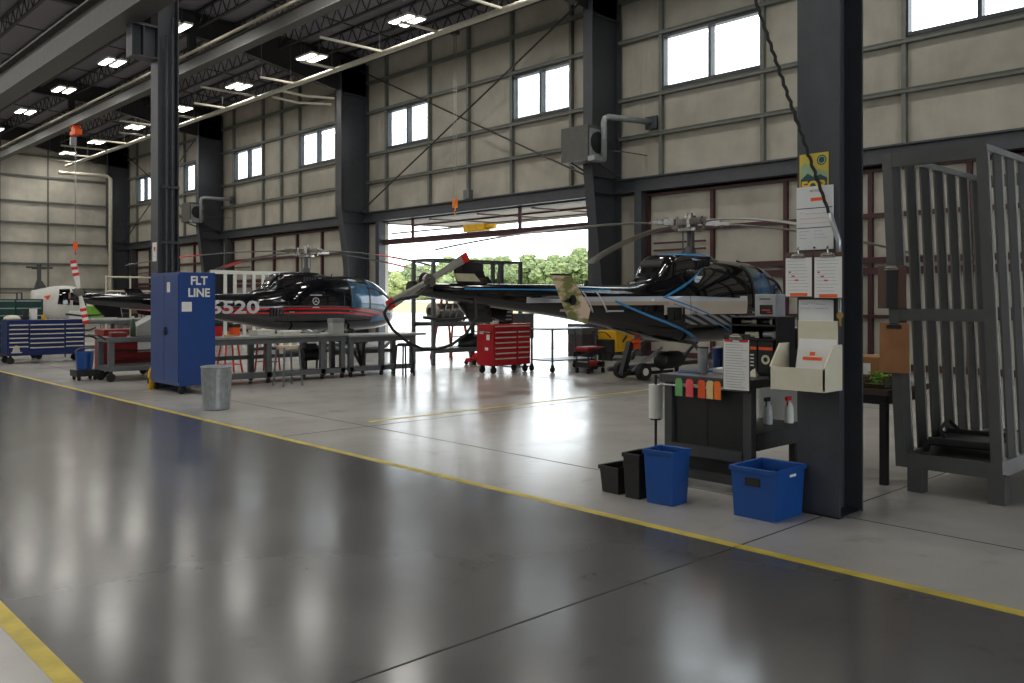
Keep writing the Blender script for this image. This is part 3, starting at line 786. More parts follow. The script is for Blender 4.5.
tail_pale = {'tail': [(.1,.72,blade_grey),(.72,.85,bright_red)]}
band = []
for i, r in enumerate((.42,.50,.58,.66,.74)): band.append((r, r+.082, bright_red if i % 2 == 0 else white_paint))
tail_band = {'tail': [(.1,.42,white_paint)]+band, 'main': [(3.3,4.3)]}
h1, B1 = helicopter('helicopter', 'black helicopter with red stripes and white 6520 on its tail boom', (13.8, 24.0, -.085), P1, (8, 98, 176, 278), 101, tail_band, blade_dark, ACC1, .55, tl=6.65, top_fin=False)
h2, B2 = helicopter('helicopter', 'black helicopter with blue lines, painted reflections and camouflage tail plate', (15.0, 10.6, .02), P2, (-33, 64, 150, 240), 27, tail_pale, blade_grey, ACC2, .62, cm_)
# writing and marks
letters = mat('silver lettering', srgb(190,190,192), .35, .2)
def on_side(parent, B, body, size, x, z, m, name='lettering', bold=.0, sx=1.):
    o = text(name, body, size, m, parent, (0,0,0), (0,0,0), .0, bold)
    for v in o.data.vertices:
        xx, zz = x+v.co.x*sx, z+v.co.y
        v.co = (xx, -(B.y(xx, zz)+.006), zz)
    o.data.update(); return o
o = on_side(h1, B1, '6520', .5, -2.52, 1.43, letters, bold=.014, sx=1.42)
b = MB()
for k in range(24):
    a0, a1 = 2*math.pi*k/24, 2*math.pi*(k+1)/24
    p = [(-.15+r*math.cos(a), 1.62+r*math.sin(a)) for r, a in ((.09,a0),(.115,a0),(.115,a1),(.09,a1))]
    b.add([(x, -(B1.y(x, z)+.016), z) for x, z in p], [(0,1,2,3)])
for a in (90, 210, 330):
    c, s = math.cos(R(a)), math.sin(R(a)); p = [(-.15-.02*s, 1.62+.02*c), (-.15+.095*c, 1.62+.095*s), (-.15+.02*s, 1.62-.02*c)]
    b.add([(x, -(B1.y(x, z)+.016), z) for x, z in p], [(0,1,2)])
b.box(-.34, -(B1.y(-.15,1.8)+.03), 1.79, .06, -(B1.y(-.15,1.8)+.02), 1.815).box(-.26, -(B1.y(-.15,1.43)+.02), 1.42, -.04, -(B1.y(-.15,1.43)+.01), 1.45)
b.build('emblem', letters, h1)
def stroke(b, B, p, w):
    (xa, za), (xb, zb) = p
    for i in range(6):
        q = []
        for k, sg in ((i, -1), (i, 1), (i+1, 1), (i+1, -1)):
            t = k/6; x = xa+(xb-xa)*t+sg*w*(abs(zb-za) > .05); z = za+(zb-za)*t+sg*w*(abs(zb-za) <= .05); q.append((x, -(B.y(x, z)+.007), z))
        b.add(q, [(0,1,2,3)])
b = MB()
for x in (-3.55, -3.2): stroke(b, B2, ((x, 1.72), (x+.24, 1.34)), .022)
for z in (1.68, 1.54, 1.38): stroke(b, B2, ((-4.1, z), (-3.75, z)), .02)
stroke(b, B2, ((-3.78, 1.70), (-3.72, 1.36)), .03)
stroke(b, B2, ((-3.0, 1.36), (-2.55, 1.36)), .015)
b.build('lettering', letters, h2)
# small beige cover left open on the tail of the blue lined machine
MB().prism([(-6.3,1.86),(-5.85,1.86),(-5.98,1.98),(-6.38,1.98)], 'y', -.12, -.09).build('tail_cover', mat('beige cover', srgb(196,188,160), .5), h2)

# small white helicopter far back
def small_heli():
    t = thing('helicopter', 'small white tailless helicopter with tall mast parked before the far end wall', 'helicopter', (12.95, 47.0, .1))
    B = Body([(-.95,1.92,1.2,.34),(-.7,2.0,.9,.5),(-.3,2.08,.6,.6),(0.1,2.14,.5,.65),(.7,2.16,.48,.65),(1.3,2.0,.5,.58),(1.75,1.6,.6,.42),(2.0,1.15,.8,.15)], 2.6)
    b = MB(); B.loft(b, -.95, 2.0, 40); b.build('fuselage', white_paint, t, smooth=True)
    for s in (-1, 1):
        w = MB(); B.side_patch(w, [(.0,1.25),(.55,1.2),(.6,2.0),(.12,1.98)], s, .035, n=6); w.build('door_window', dark_glass, t, smooth=True)
        w = MB(); B.side_patch(w, [(.7,1.2),(1.5,1.15),(1.25,1.86),(.72,2.0)], s, .035, n=6); w.build('door_window', dark_glass, t, smooth=True)
    w = MB(); B.top_patch(w, 1.2, 1.9, -60, 60); w.build('windshield', dark_glass, t, smooth=True)
    MB().prism([(-.6,1.62),(-.3,1.7),(-.42,1.45)], 'y', -.66, -.63).build('orange_mark', orange, t)
    MB().box(-.73, -.09, 1.95, -.57, .09, 3.0).prism([(-.9,1.9),(-.3,2.0),(-.55,2.4),(-.75,2.4)], 'y', -.12, .12).build('rotor_mast', blade_dark, t)
    MB().bar((-1.2,0,3.05), (-.05,0,3.03), .16, .09).cyl((-.65,0,2.95), (-.65,0,3.2), .1, n=10).bar((-.95,.1,2.98),(-.35,-.1,2.98),.1,.05).build('rotor_hub', blade_dark, t)
    sk = MB()
    for s in (-1, 1): sk.tube([(-1.1, .9*s, -.05), (1.4, .9*s, -.05), (1.7, .9*s, .08)], .045, 8)
    for x in (-.6, .8): sk.tube([(x, -.9, -.03), (x, -.5, .5), (x, .5, .5), (x, .9, -.03)], .035, 8)
    sk.build('landing_skid', blade_dark, t)
small_heli()

# ground handling dolly under the blue lined helicopter
def tow_dolly():
    t = thing('tow_dolly', 'black two wheeled lifting dolly under the blue lined helicopter', 'dolly', (13.75, 11.0, 0), R(-8))
    def wheel(y):
        w = MB().cyl((-.12, y-.07, .17), (-.12, y+.07, .17), .17, n=20).build('wheel', rubber, t, auto=40, bevel=.015)
        MB().cyl((-.12, y-.075, .17), (-.12, y+.075, .17), .075, n=14).build('wheel_rim', white_paint, w, auto=40)
    wheel(-.32); wheel(.32)
    MB().cyl((-.12, -.32, .17), (-.12, .32, .17), .025, n=8).bar((-.5, -.1, .12), (.9, -.1, .12), .08, .06).bar((-.12, .28, .12), (-.12, -.3, .12), .1, .05).build('axle_frame', black, t)
    MB().bar((-.35, .05, .1), (-.12, .05, .74), .12, .1).build('lifting_arm', black, t)
    MB().cyl((-.3, -.2, .2), (.5, -.2, .62), .028, n=10).build('tow_bar', zinc, t)
    MB().cyl((-.14, .05, .74), (.05, -.05, .76), .05, n=10).box(-.1, -.1, .6, .02, .0, .7).build('orange_handle', orange, t)
tow_dolly()
pod = thing('equipment_drum', 'black round drum lying under the belly of the blue lined helicopter', 'drum', (14.5, 10.75, .36))
MB().lathe([(0,-.42),(.14,-.42),(.17,-.36),(.18,0),(.17,.36),(.14,.42),(0,.42)], n=20).build('shell', black, pod, smooth=True).rotation_euler = (0, R(90), R(10))
MB().bar((-.25,-.18,-.36), (-.25,.18,-.36), .06, .04).bar((.25,-.18,-.36), (.25,.18,-.36), .06, .04).bar((-.25,0,-.36), (-.25,0,-.14), .06, .06).bar((.25,0,-.36), (.25,0,-.14), .06, .06).build('cradle', black, pod)
# black cable looping from the tail of the near helicopter
hz_ = MB().tube([(7.98,10.3,1.8),(7.68,10.2,1.64),(7.38,10.2,1.6),(7.2,10.2,1.53),(7.1,10.2,1.41),(7.13,10.2,1.33),(7.25,10.2,1.16),(7.52,10.2,.97),(7.77,10.2,.87),(8.05,10.2,.85),(8.33,10.2,.91),(8.61,10.2,1.06),(8.86,10.25,1.30),(9.0,10.45,1.6)], .023, 8)
tag(hz_.build('cable', rubber, smooth=True), 'thick black cable hanging in a loop from the camouflage plated helicopter tail', 'cable')
# ================================================================== THINGS ON THE FLOOR (mid and far)
def caster(parent, x, y, r=.06, z=0):
    b = MB().cyl((x, y-.02, r+z), (x, y+.02, r+z), r, n=14).box(x-.025, y-.03, r+z, x+.025, y+.03, 2*r+.03+z)
    return b.build('caster', rubber, parent, auto=40)
def paper_sheet(name, w, h, parent, loc, rot, m=paper, lines=8, linem=print_ink, th=.002):
    """sheet centred at loc, in its own x-y plane, with printed rows"""
    o = MB().box(-w/2, -h/2, 0, w/2, h/2, th).build(name, m, parent); o.location = loc; o.rotation_euler = rot
    if lines:
        b = MB(); rnd = random.Random(int(w*1e4+h*1e3+lines))
        for i in range(lines):
            y = h/2-h*(i+1)/(lines+1); b.box(-w*.42, y-h*.004, th, -w*.42+w*.84*rnd.uniform(.75, 1), y+h*.004, th+.0006)
        b.build('printed_lines', linem, o)
    return o

# --- blue cabinet
t = thing('storage_cabinet', 'tall blue steel cabinet lettered FLT LINE beside the aisle', 'cabinet', (5.89, 14.37, 0))
MB().box(0, 0, .14, .62, 1.23, 2.05).build('body', blue_paint, t, bevel=.008)
for y0, y1 in ((.02, .612), (.618, 1.21)):
    d = MB().box(-.02, y0, .2, 0, y1, 2.01).build('door', blue_paint, t, bevel=.006)
    if y0 < .1:
        MB().box(-.05, y1-.09, .98, -.02, y1-.05, 1.12).cyl((-.055, y1-.07, 1.05), (-.02, y1-.07, 1.05), .03, n=10).build('handle', black, d)
        paper_sheet('notice', .13, .17, d, (-.022, y1-.2, 1.8), FACE_MX, lines=5)
for x in (.06, .56):
    for y in (.08, 1.15): caster(t, x, y, .05)
for body, z in (('FLT', 1.905), ('LINE', 1.70)):
    text('lettering', body, .2, white_paint, t, (.33, -.002, z), FACE_MY, .001, .006, sx=.95)
paper_sheet('notice', .17, .16, t, (.12, -.003, 1.47), FACE_MY, lines=6)
# sign on the column above it
s = paper_sheet('paper_sign', .2, .34, None, (6.045, 15.86, 2.45), FACE_MX, lines=3); tag(s, 'white paper notice on the column above the blue cabinet', 'sign')
MB().box(-.04, .02, .002, .04, .09, .003).build('red_mark', bright_red, s)
# --- galvanised trash can
t = thing('trash_can', 'ribbed galvanised metal trash can in front of the blue cabinet', 'trash can', (5.52, 12.15, 0))
b = MB(); n = 40; rings = []
for z, r in ((0,.17),(.01,.185),(.05,.187),(.07,.18),(.30,.192),(.54,.203),(.57,.212),(.60,.212)):
    rings.append([((r+(.011 if k % 2 and .06 < z < .55 else 0))*math.cos(2*math.pi*k/n), (r+(.011 if k % 2 and .06 < z < .55 else 0))*math.sin(2*math.pi*k/n), z) for k in range(n)])
for z, r in ((.60,.2),(.3,.18),(.03,.168)): rings.append([(r*math.cos(2*math.pi*k/n), r*math.sin(2*math.pi*k/n), z) for k in range(n)])
b.loft(rings, cap=False); b.lathe([(0,.03),(.17,.03)], n=28)
b.build('body', galv, t, auto=35)
MB().lathe([(.212,.6),(.222,.605),(.224,.62),(.212,.63),(.203,.62),(.203,.6)], n=40).build('rim', galv, t, smooth=True)
for s in (-1, 1): MB().tube([(.05, .2*s, .5), (.05, .235*s, .49), (-.05, .235*s, .49), (-.05, .2*s, .5)], .007, 6).build('handle', galv, t)

# --- long work benches
def bench(lab, x0, x1, y0, y1, h, legs, over=0.):
    t = thing('workbench', lab, 'workbench', (x0, y0, 0)); L, W = x1-x0, y1-y0
    MB().box(-.02, -.04, h-.045, L+.02+over, W+.04, h).build('bench_top', bench_top, t, bevel=.006)
    MB().box(0, 0, h-.15, L, .04, h-.045).box(0, W-.04, h-.15, L, W, h-.045).box(0, .04, h-.15, .04, W-.04, h-.045).box(L-.04, .04, h-.15, L, W-.04, h-.045).build('apron', bench_steel, t)
    for x in legs:
        for y in (.0, W-.09):
            lg = MB().box(x-.05, y, .1, x+.05, y+.09, h-.15).build('leg', bench_steel, t)
            caster(lg, x, y+.045, .04)
    MB().box(legs[0], .02, .14, legs[-1], W-.02, .17).box(legs[0]-.04, 0, .11, legs[-1]+.04, .035, .21).build('lower_shelf', bench_steel, t)
    MB().box(legs[0], W-.05, .42, legs[-1], W-.02, .5).build('stretcher', bench_steel, t)
    return t
bench('long grey steel workbench with clutter, beside the blue cabinet', 6.62, 9.66, 15.2, 16.0, .90, [.08, 1.33, 2.5, 2.96])
bench('shorter grey steel workbench ending nearest the open door', 9.72, 11.4, 15.2, 16.0, .86, [.06, .82, 1.62], .25)
# things on the bench
def boxy(name, lab, cat, x, y, z, w, d, h, m, rz=0., lid=None, group=None):
    t = thing(name, lab, cat, (x, y, z), rz, group)
    MB().box(-w/2, -d/2, 0, w/2, d/2, h).build('body', m, t, bevel=min(.01, h*.1))
    if lid: MB().box(-w/2-.006, -d/2-.006, h*.72, w/2+.006, d/2+.006, h+.004).build('lid', lid, t, bevel=.003)
    return t
boxy('metal_box', 'pale grey metal box standing between the two workbenches', 'box', 9.5, 15.35, .9, .26, .2, .3, mat('pale grey paint', srgb(160,162,158), .5), 0, mat('mid grey lid', srgb(120,124,124), .5))
for i, (x, y, h, m_, lab) in enumerate(((6.8,15.6,.3,bright_red,'tall red can on the bench end near the blue cabinet'),(7.15,15.75,.26,bright_red,'leaning red tool case behind the yellow handled tool on the bench'),(7.5,15.72,.22,orange,'orange plastic case on the workbench under the helicopter number'))):
    boxy('tool_case', lab, 'case', x, y, .9, .2-.04*(i == 0), .1, h, m_, R(10*i), black)
boxy('parts_carton', 'open white carton on the workbench near the helicopter number', 'carton', 8.0, 15.6, .9, .4, .28, .1, white_paint, R(8), cream)
boxy('parts_carton', 'flat pale carton in the middle of the workbench', 'carton', 8.55, 15.55, .9, .36, .3, .07, cream, R(-6), paper)
g = thing('tool_grip', 'yellow handled hand tool lying on the workbench', 'tool', (7.25, 15.4, .9), R(20)); MB().cyl((-.12,0,.02),(0,0,.02),.018,n=8).build('handle', yellow, g); MB().cyl((0,0,.02),(.14,0,.02),.01,n=8).build('shaft', steel, g)
# white folded cloth
b = MB(); b.grid(lambda u,v: (-.2+.4*u+.02*math.sin(9*v), -.13+.26*v, .045+.02*math.sin(11*u+3*v)+.015*math.cos(8*v)), 14, 10); b.box(-.17,-.1,0,.17,.1,.012)
o = b.build('shop_cloth', paper, smooth=True, loc=(9.05,15.6,.905)); tag(o, 'crumpled white shop cloth on the workbench beside the metal box', 'cloth')

# --- stools
def stool(name, lab, x, y, h, seat_m, leg_m, r=.17, rz=0., square=False, spread=.05):
    t = thing(name, lab, 'stool', (x, y, 0), rz)
    if square: MB().box(-r, -r, h-.035, r, r, h).build('seat', seat_m, t, bevel=.01)
    else: MB().lathe([(0,h-.06),(r*.97,h-.06),(r,h-.045),(r*.98,h),(0,h)], n=26).build('seat', seat_m, t, auto=40)
    q = r*.72
    for sx in (-1, 1):
        for sy in (-1, 1):
            MB().cyl(((q+spread)*sx, (q+spread)*sy, 0), (q*sx, q*sy, h-.03), .019, n=8).build('leg', leg_m, t)
    f = MB(); zz = h*.35; e = q+spread*.65; c = [(e,e,zz),(-e,e,zz),(-e,-e,zz),(e,-e,zz)]
    for i in range(4): f.cyl(c[i], c[(i+1)%4], .009, n=6)
    f.build('foot_ring', leg_m, t); return t
stool('shop_stool', 'grey legged stool with a pale wooden seat in front of the workbench', 7.98, 14.55, .74, wood, bench_steel, .2)
stool('shop_stool', 'thin black wire stool at the end of the shorter workbench', 10.75, 14.72, .68, black, black, .15, .3, spread=.04)
stool('shop_stool', 'red legged stool behind the bench nearest the blue cabinet', 7.95, 16.9, .76, dull_red, bright_red, .16, 0, True, .09)
stool('shop_stool', 'dark red legged stool behind the bench beside the grey legged stool', 8.85, 17.0, .78, black, dull_red, .2, 0, True, .05)
# compressor under the bench
t = thing('air_compressor', 'black portable compressor with round gauge under the workbench', 'compressor', (9.15, 15.75, .175), 0)
MB().cyl((-.2,0,.3),(.22,0,.3),.13,n=18).build('tank', black, t, auto=40); MB().box(-.15,-.08,.4,.1,.08,.52).build('motor', black, t, bevel=.01)
MB().cyl((.24,-.14,.26),(.24,-.11,.26),.08,n=16).build('gauge', white_paint, t); MB().bar((-.15,-.1,0),(-.15,-.08,.25),.03,.03).bar((.2,-.1,0),(.2,-.08,.25),.03,.03).bar((-.15,.1,0),(-.15,.08,.25),.03,.03).bar((.2,.1,0),(.2,.08,.25),.03,.03).build('feet', black, t)
t = thing('folded_stand', 'black folded tripod stand leaning under the shorter workbench', 'stand', (10.15, 15.6, .175), 0)
for p, q in (((-.22,0,.58),(.12,0,.02)),((0,.02,.58),(.14,.02,.03)),((.2,-.02,.58),(.1,-.02,.0))): MB().bar(p, q, .035, .05).build('leg', black, t)
MB().box(-.26,-.05,.5,.24,.05,.55).build('head', black, t)

# --- red tool chest
def chest(name, lab, x, y, w, d, z0, z1, body_m, cols, pull_m=chrome, casters=True, top_h=.0, rz=0., gap=.012, group=None):
    t = thing(name, lab, 'tool chest', (x, y, 0), rz, group)
    MB().box(0, 0, z0, w, d, z1).build('body', body_m, t, bevel=.01)
    for (u0, u1, rows) in cols:
        hh = (z1-z0-.06-top_h); tot = sum(rows); z = z1-.03-top_h
        for r in rows:
            h = hh*r/tot
            dr = MB().box(w*u0+gap, -.018, z-h+gap/2, w*u1-gap, 0, z-gap/2).build('drawer', body_m, t, bevel=.004)
            MB().box(w*u0+gap*2, -.034, z-gap/2-.03, w*u1-gap*2, -.016, z-gap/2-.002).build('drawer_pull', pull_m, dr)
            z -= h
    if casters:
        for cx in (.09, w-.09):
            for cy in (.08, d-.08): caster(t, cx, cy, z0*.42)
    return t
t = chest('tool_chest', 'bright red rolling tool chest with silver drawer pulls', 12.35, 13.75, 1.12, .52, .17, 1.06, red_paint, [(.02,.62,[1,1,1,1,1,1.3]),(.62,.98,[1,1,1,1,1,1.3])], pale_pipe, top_h=.12, gap=.018)
MB().box(.03, -.018, .92, 1.09, 0, 1.03).build('drawer', red_paint, t, bevel=.004)
MB().box(.05, -.034, 1.0, 1.07, -.016, 1.025).build('drawer_pull', pale_pipe, t)
for (y, z, w_, h_) in ((.1,.72,.1,.12),(.3,.85,.12,.06),(.15,.5,.1,.06)): MB().box(-.003, y, z, 0, y+w_, z+h_).build('white_sticker', paper, t)
MB().cyl((-.06,.02,.9),(-.06,.5,.9),.015,n=8).box(-.06,.04,.89,0,.06,.91).box(-.06,.46,.89,0,.48,.91).build('side_handle', chrome, t)
t = chest('top_chest', 'dark drawered top box standing on the red tool chest', 12.5, 13.9, .55, .32, 1.065, 1.45, black, [(.02,.98,[1,1,1,1])], zinc, False)
MB().box(.55, -.01, 1.065, .57, .32, 1.46).build('red_end', dull_red, t)
boxy('spray_can_box', 'beige carton at the left end of the red tool chest top', 'carton', 12.46, 13.82, 1.06, .16, .1, .07, cream, 0, paper)
# grey pedestal cabinet behind
t = thing('pedestal_cabinet', 'grey steel cabinet on one leg behind the red tool chest', 'cabinet', (14.2, 15.0, 0))
MB().box(-.32,-.2,.66,.42,.2,1.26).build('body', bench_steel, t, bevel=.01); MB().box(-.05,-.06,.02,.1,.06,.66).build('leg', bench_steel, t); MB().box(-.25,-.25,0,.3,.25,.02).build('base_plate', bench_steel, t); 
MB().box(-.3,-.215,.68,.04,-.2,1.24).box(.06,-.215,.68,.4,-.2,1.24).build('door', bench_steel, t)
# utility table cart
t = thing('utility_table', 'bare grey steel table on casters between red chest and near helicopter', 'table', (13.55, 13.15, 0))
MB().box(-.05,-.03,.92,1.5,.72,.95).build('tabletop', bench_steel, t); MB().box(0,0,.24,1.45,.68,.265).build('lower_shelf', bench_steel, t)
for x in (.02, 1.43):
    for y in (.02, .66):
        l = MB().box(x-.018,y-.018,.16,x+.018,y+.018,.92).build('leg', bench_steel, t); caster(l, x, y, .065)
# roller seat
t = thing('roller_seat', 'red padded mechanic roller seat with tool tray by the utility table', 'seat', (14.15, 12.6, 0))
MB().loft([[(x, y, z) for x, y in ((-.28*s,-.19*s),(.28*s,-.19*s),(.28*s,.19*s),(-.28*s,.19*s))] for z, s in ((.46,.92),(.48,1),(.54,1),(.57,.9))]).build('cushion', dull_red, t, bevel=.02)
for y in (-.2,.2): MB().bar((-.3,y,.4),(.28,y,.52),.02,.1).build('side_rail', black, t)
MB().box(-.27,-.19,.13,.27,.19,.16).box(-.27,-.19,.16,-.255,.19,.24).box(.255,-.19,.16,.27,.19,.24).build('tool_tray', black, t)
for x in (-.24,.24):
    for y in (-.16,.16): l = MB().cyl((x,y,.1),(x,y,.47),.013,n=8).build('leg', black, t); caster(l, x, y, .04)
MB().box(-.05,-.12,.16,.12,.02,.26).build('red_toolbox', bright_red, t, bevel=.01)
# yellow generator
t = thing('generator', 'yellow wheeled generator beyond the near helicopter tail', 'generator', (17.75, 14.9, 0), R(5))
MB().box(-.4,-.3,.22,.4,.3,.78).build('housing', yellow, t, bevel=.03); MB().box(-.55,-.26,.2,-.4,.26,.55).build('engine_block', black, t, bevel=.02)
MB().prism([(-.1,.45),(.1,.6),(.06,.66),(-.14,.5)], 'y', -.306, -.3).build('black_mark', black, t)
for x in (.2,):
    for y in (-.34,.34): w = MB().cyl((x,y-.05,.16),(x,y+.05,.16),.16,n=18).build('wheel', rubber, t, auto=40); MB().cyl((x,y-.055,.16),(x,y+.055,.16),.07,n=12).build('wheel_rim', white_paint, w)
MB().box(-.5,-.2,0,-.44,.2,.2).build('front_foot', black, t); MB().tube([(-.5,-.2,.6),(-.75,-.2,.75),(-.75,.2,.75),(-.5,.2,.6)],.016,8).build('handle', black, t)
boxy('floor_cabinet', 'dark low cabinet standing by the door post left of the generator', 'cabinet', 16.9, 15.35, 0, .5, .5, .95, mat('dark maroon grey', srgb(70,62,62), .5), 0, bench_steel)

# --- dark maintenance rack by the door
t = thing('maintenance_rack', 'tall dark steel rack standing in the open door', 'rack', (12.9, 16.5, 0))
L, W, H = 2.95, .85, 2.58
for i, x in enumerate((.03, 1.95, 2.25, L-.03)):
    for y in (.03, W-.03):
        l = MB().box(x-.04,y-.04,0,x+.04,y+.04,H).build('post', bench_steel if i == 0 else dark_steel, t)
fr = MB()
for y in (.03, W-.03): fr.box(0,y-.03,H-.06,L,y+.03,H)
for x in (.03, 1.2, L-.03): fr.box(x-.03,0,H-.06,x+.03,W,H)
fr.build('top_frame', dark_steel, t)
for z in (.38, 1.02): MB().box(0,0,z-.09,L,.05,z+.02).box(0,W-.05,z-.09,L,W,z+.02).box(0,.05,z-.01,L,W-.05,z+.015).build('shelf', bench_steel, t)
MB().box(1.4,W-.12,1.75,1.95,W-.08,2.55).build('panel', dark_steel, t)
# engine on its shelf
t = thing('engine', 'stripped helicopter engine lying on the shelf of the dark rack', 'engine', (13.6, 16.9, 1.04), 0)
MB().cyl((-.3,0,.2),(.1,0,.2),.17,n=18).cyl((.1,0,.22),(.45,0,.24),.13,.2,18).build('casing', steel, t, auto=40)
MB().lathe([(.1,-.1),(.2,-.06),(.22,0),(.2,.06),(.1,.1)], n=20).build('turbine_ring', pale_pipe, t, smooth=True, loc=(-.4,0,.26)).rotation_euler=(0,R(90),0)
for k in range(3): MB().tube([(-.2+.2*k,-.15,.1),(-.15+.2*k,-.2,.28),(-.05+.2*k,-.1,.42),(.1+.2*k,.05,.4)],.02,8).build('pipe', galv, t)
MB().box(-.2,-.12,.35,.3,.12,.45).build('manifold', hardboard, t); MB().box(-.35,-.15,0,.4,.15,.04).build('cradle', black, t)
# orange ladder
t = thing('step_ladder', 'orange A-frame step ladder standing behind the dark rack', 'ladder', (14.75, 18.1, 0), 0)
for s, yo in ((1,-.45),(-1,.45)):
    for x in (-.3,.3): MB().bar((x*1.1,yo,0),(x*.7,yo*.1,1.85),.035,.07).build('rail', mat('worn orange fibreglass', srgb(170,70,40), .5), t)
for k in range(1,6):
    f = k/6; MB().box(-.32+.08*f,-.45+.4*f-.05,1.85*f-.015,.32-.08*f,-.45+.4*f+.05,1.85*f+.015).build('step', zinc, t)
MB().box(-.26,-.14,1.84,.26,.14,1.9).build('top_cap', black, t)
# black tarp heap on lower shelf, red jack on floor
b = MB(); n1, n2 = 10, 18; rings = []
for i in range(n1+1):
    ph = math.pi/2*i/n1; ring = []
    for j in range(n2):
        th = 2*math.pi*j/n2; d = Vector((math.cos(ph)*math.cos(th), math.cos(ph)*math.sin(th), math.sin(ph))); q = 1+.3*noise.noise(d*2.2)
        ring.append((.42*d.x*q, .25*d.y*q, .3*d.z*q))
    rings.append(ring)
b.loft(rings); o = b.build('tarp_bundle', black, smooth=True, loc=(14.45,16.92,.4)); tag(o, 'black bundled tarp on the low shelf of the dark rack', 'tarp')
t = thing('floor_jack', 'low red floor jack under the dark rack', 'jack', (14.0, 16.2, 0), R(10))
MB().box(-.3,-.1,.06,.2,.1,.16).prism([(-.1,.16),(.2,.16),(.12,.28),(-.02,.26)],'y',-.07,.07).build('body', bright_red, t, bevel=.01); MB().cyl((.2,0,.14),(.6,0,.3),.018,n=8).build('handle', black, t)
for x in (-.22,.12):
    for y in (-.13,.13): MB().cyl((x,y-.02,.06),(x,y+.02,.06),.06,n=12).build('wheel', rubber, t)

# --- white slatted guard stand behind helicopter one
t = thing('guard_platform', 'white slatted guard railing behind the red striped helicopter', 'platform', (12.67, 27.2, 0))
for i in range(9):
    MB().box(i*.335-.05,0,0,i*.335+.05,.06,2.45).build('post', white_paint, t)
MB().box(-.5,-.01,2.42,2.9,.08,2.54).build('top_rail', white_paint, t); MB().box(-.1,.06,1.1,2.8,.1,1.2).build('mid_rail', white_paint, t)

# --- left: cart with red cabinet
t = thing('utility_cart', 'grey two shelf utility cart left of the blue cabinet', 'cart', (5.75, 17.4, 0))
MB().box(0,0,.76,1.35,.75,.86).build('top_tray', bench_steel, t, bevel=.015); MB().box(.04,.03,.2,1.3,.72,.3).build('bottom_tray', bench_steel, t, bevel=.015)
for x in (.03,1.22):
    for y in (.03,.62): l = MB().box(x,y,.3,x+.1,y+.1,.76).build('leg', bench_steel, t); caster(l, x+.05, y+.05, .085)
MB().tube([(0,.1,.82),(-.14,.1,.9),(-.14,.65,.9),(0,.65,.82)],.018,8).build('push_handle', black, t)
t = thing('red_cabinet', 'dull red wheeled tool cabinet behind the grey utility cart', 'tool cabinet', (6.0, 18.4, 0))
MB().box(0,0,.16,1.05,.55,.98).build('body', dull_red, t, bevel=.01)
for k in range(4): d = MB().box(.03,-.015,.2+.19*k,1.02,0,.37+.19*k).build('drawer', dull_red, t); MB().box(.1,-.03,.34+.19*k,.95,-.012,.36+.19*k).build('drawer_pull', black, d)
MB().box(.66,-.018,.5,.95,-.014,.72).build('white_label', paper, t)
for x in (.1,.95):
    for y in (.08,.47): caster(t, x, y, .07)
b = boxy('bench_machine', 'grey sloped metal box on the cart beside the blue cabinet', 'machine', 6.6, 17.75, .865, .01, .01, .01, bench_steel)
MB().prism([(-.25,0),(.3,0),(.3,.4),(.1,.4),(-.25,.2)],'y',-.22,.22).build('sloped_housing', mat('pale grey machine', srgb(150,152,150), .5), b, bevel=.01)
t = thing('bottle', 'green bottle with pale cap standing on the grey utility cart', 'bottle', (6.25, 17.5, .865)); MB().lathe([(0,0),(.05,0),(.05,.25),(.022,.33),(.022,.36),(0,.36)],n=16).build('body', mat('dark green glass', srgb(60,84,60), .2), t, smooth=True); MB().cyl((0,0,.35),(0,0,.4),.026,n=12).build('cap', white_paint, t)
for i, (x, y, w_) in enumerate(((5.98,17.55,.3),(6.1,17.95,.25))): boxy('parts_tray', ('dull red parts tray at the left end of the utility cart','dull red parts tray behind the green bottle')[i], 'tray', x, y, .865, w_, .2, .08, dull_red, 0, hardboard)
def bucket(name, lab, x, y, z, r, h, m, cat='bucket'):
    t = thing(name, lab, cat, (x, y, z)); MB().lathe([(0,.01),(r*.85,.0),(r,h),(r*1.05,h),(r*1.05,h-.02),(r*.98,h-.02),(r*.82,.02),(0,.02)],n=24).build('body', m, t, auto=40); MB().tube([(r*math.cos(a),0,h+r*.5*math.sin(a)) for a in [math.pi*k/8 for k in range(9)]],.006,6).build('handle', steel, t); return t
t = bucket('bucket', 'blue bucket on a low black trolley left of the utility cart', 5.62, 18.35, .215, .17, .34, blue_plastic)
t = boxy('low_trolley', 'low black trolley under the blue bucket', 'trolley', 5.62, 18.35, .08, .42, .42, .13, black)
for x in (-.15,.15):
    for y in (-.15,.15): caster(t, x, y, .025, -.08)
t = thing('wheel_chock', 'yellow chock standing behind the blue cabinet foot', 'chock', (5.93, 15.67, 0)); MB().prism([(-.07,0),(.1,0),(.08,.32),(0,.42),(-.07,.3)],'y',-.04,.04).build('block', yellow, t, bevel=.015); MB().box(-.08,-.03,.1,-.07,.03,.2).build('label_plate', black, t)
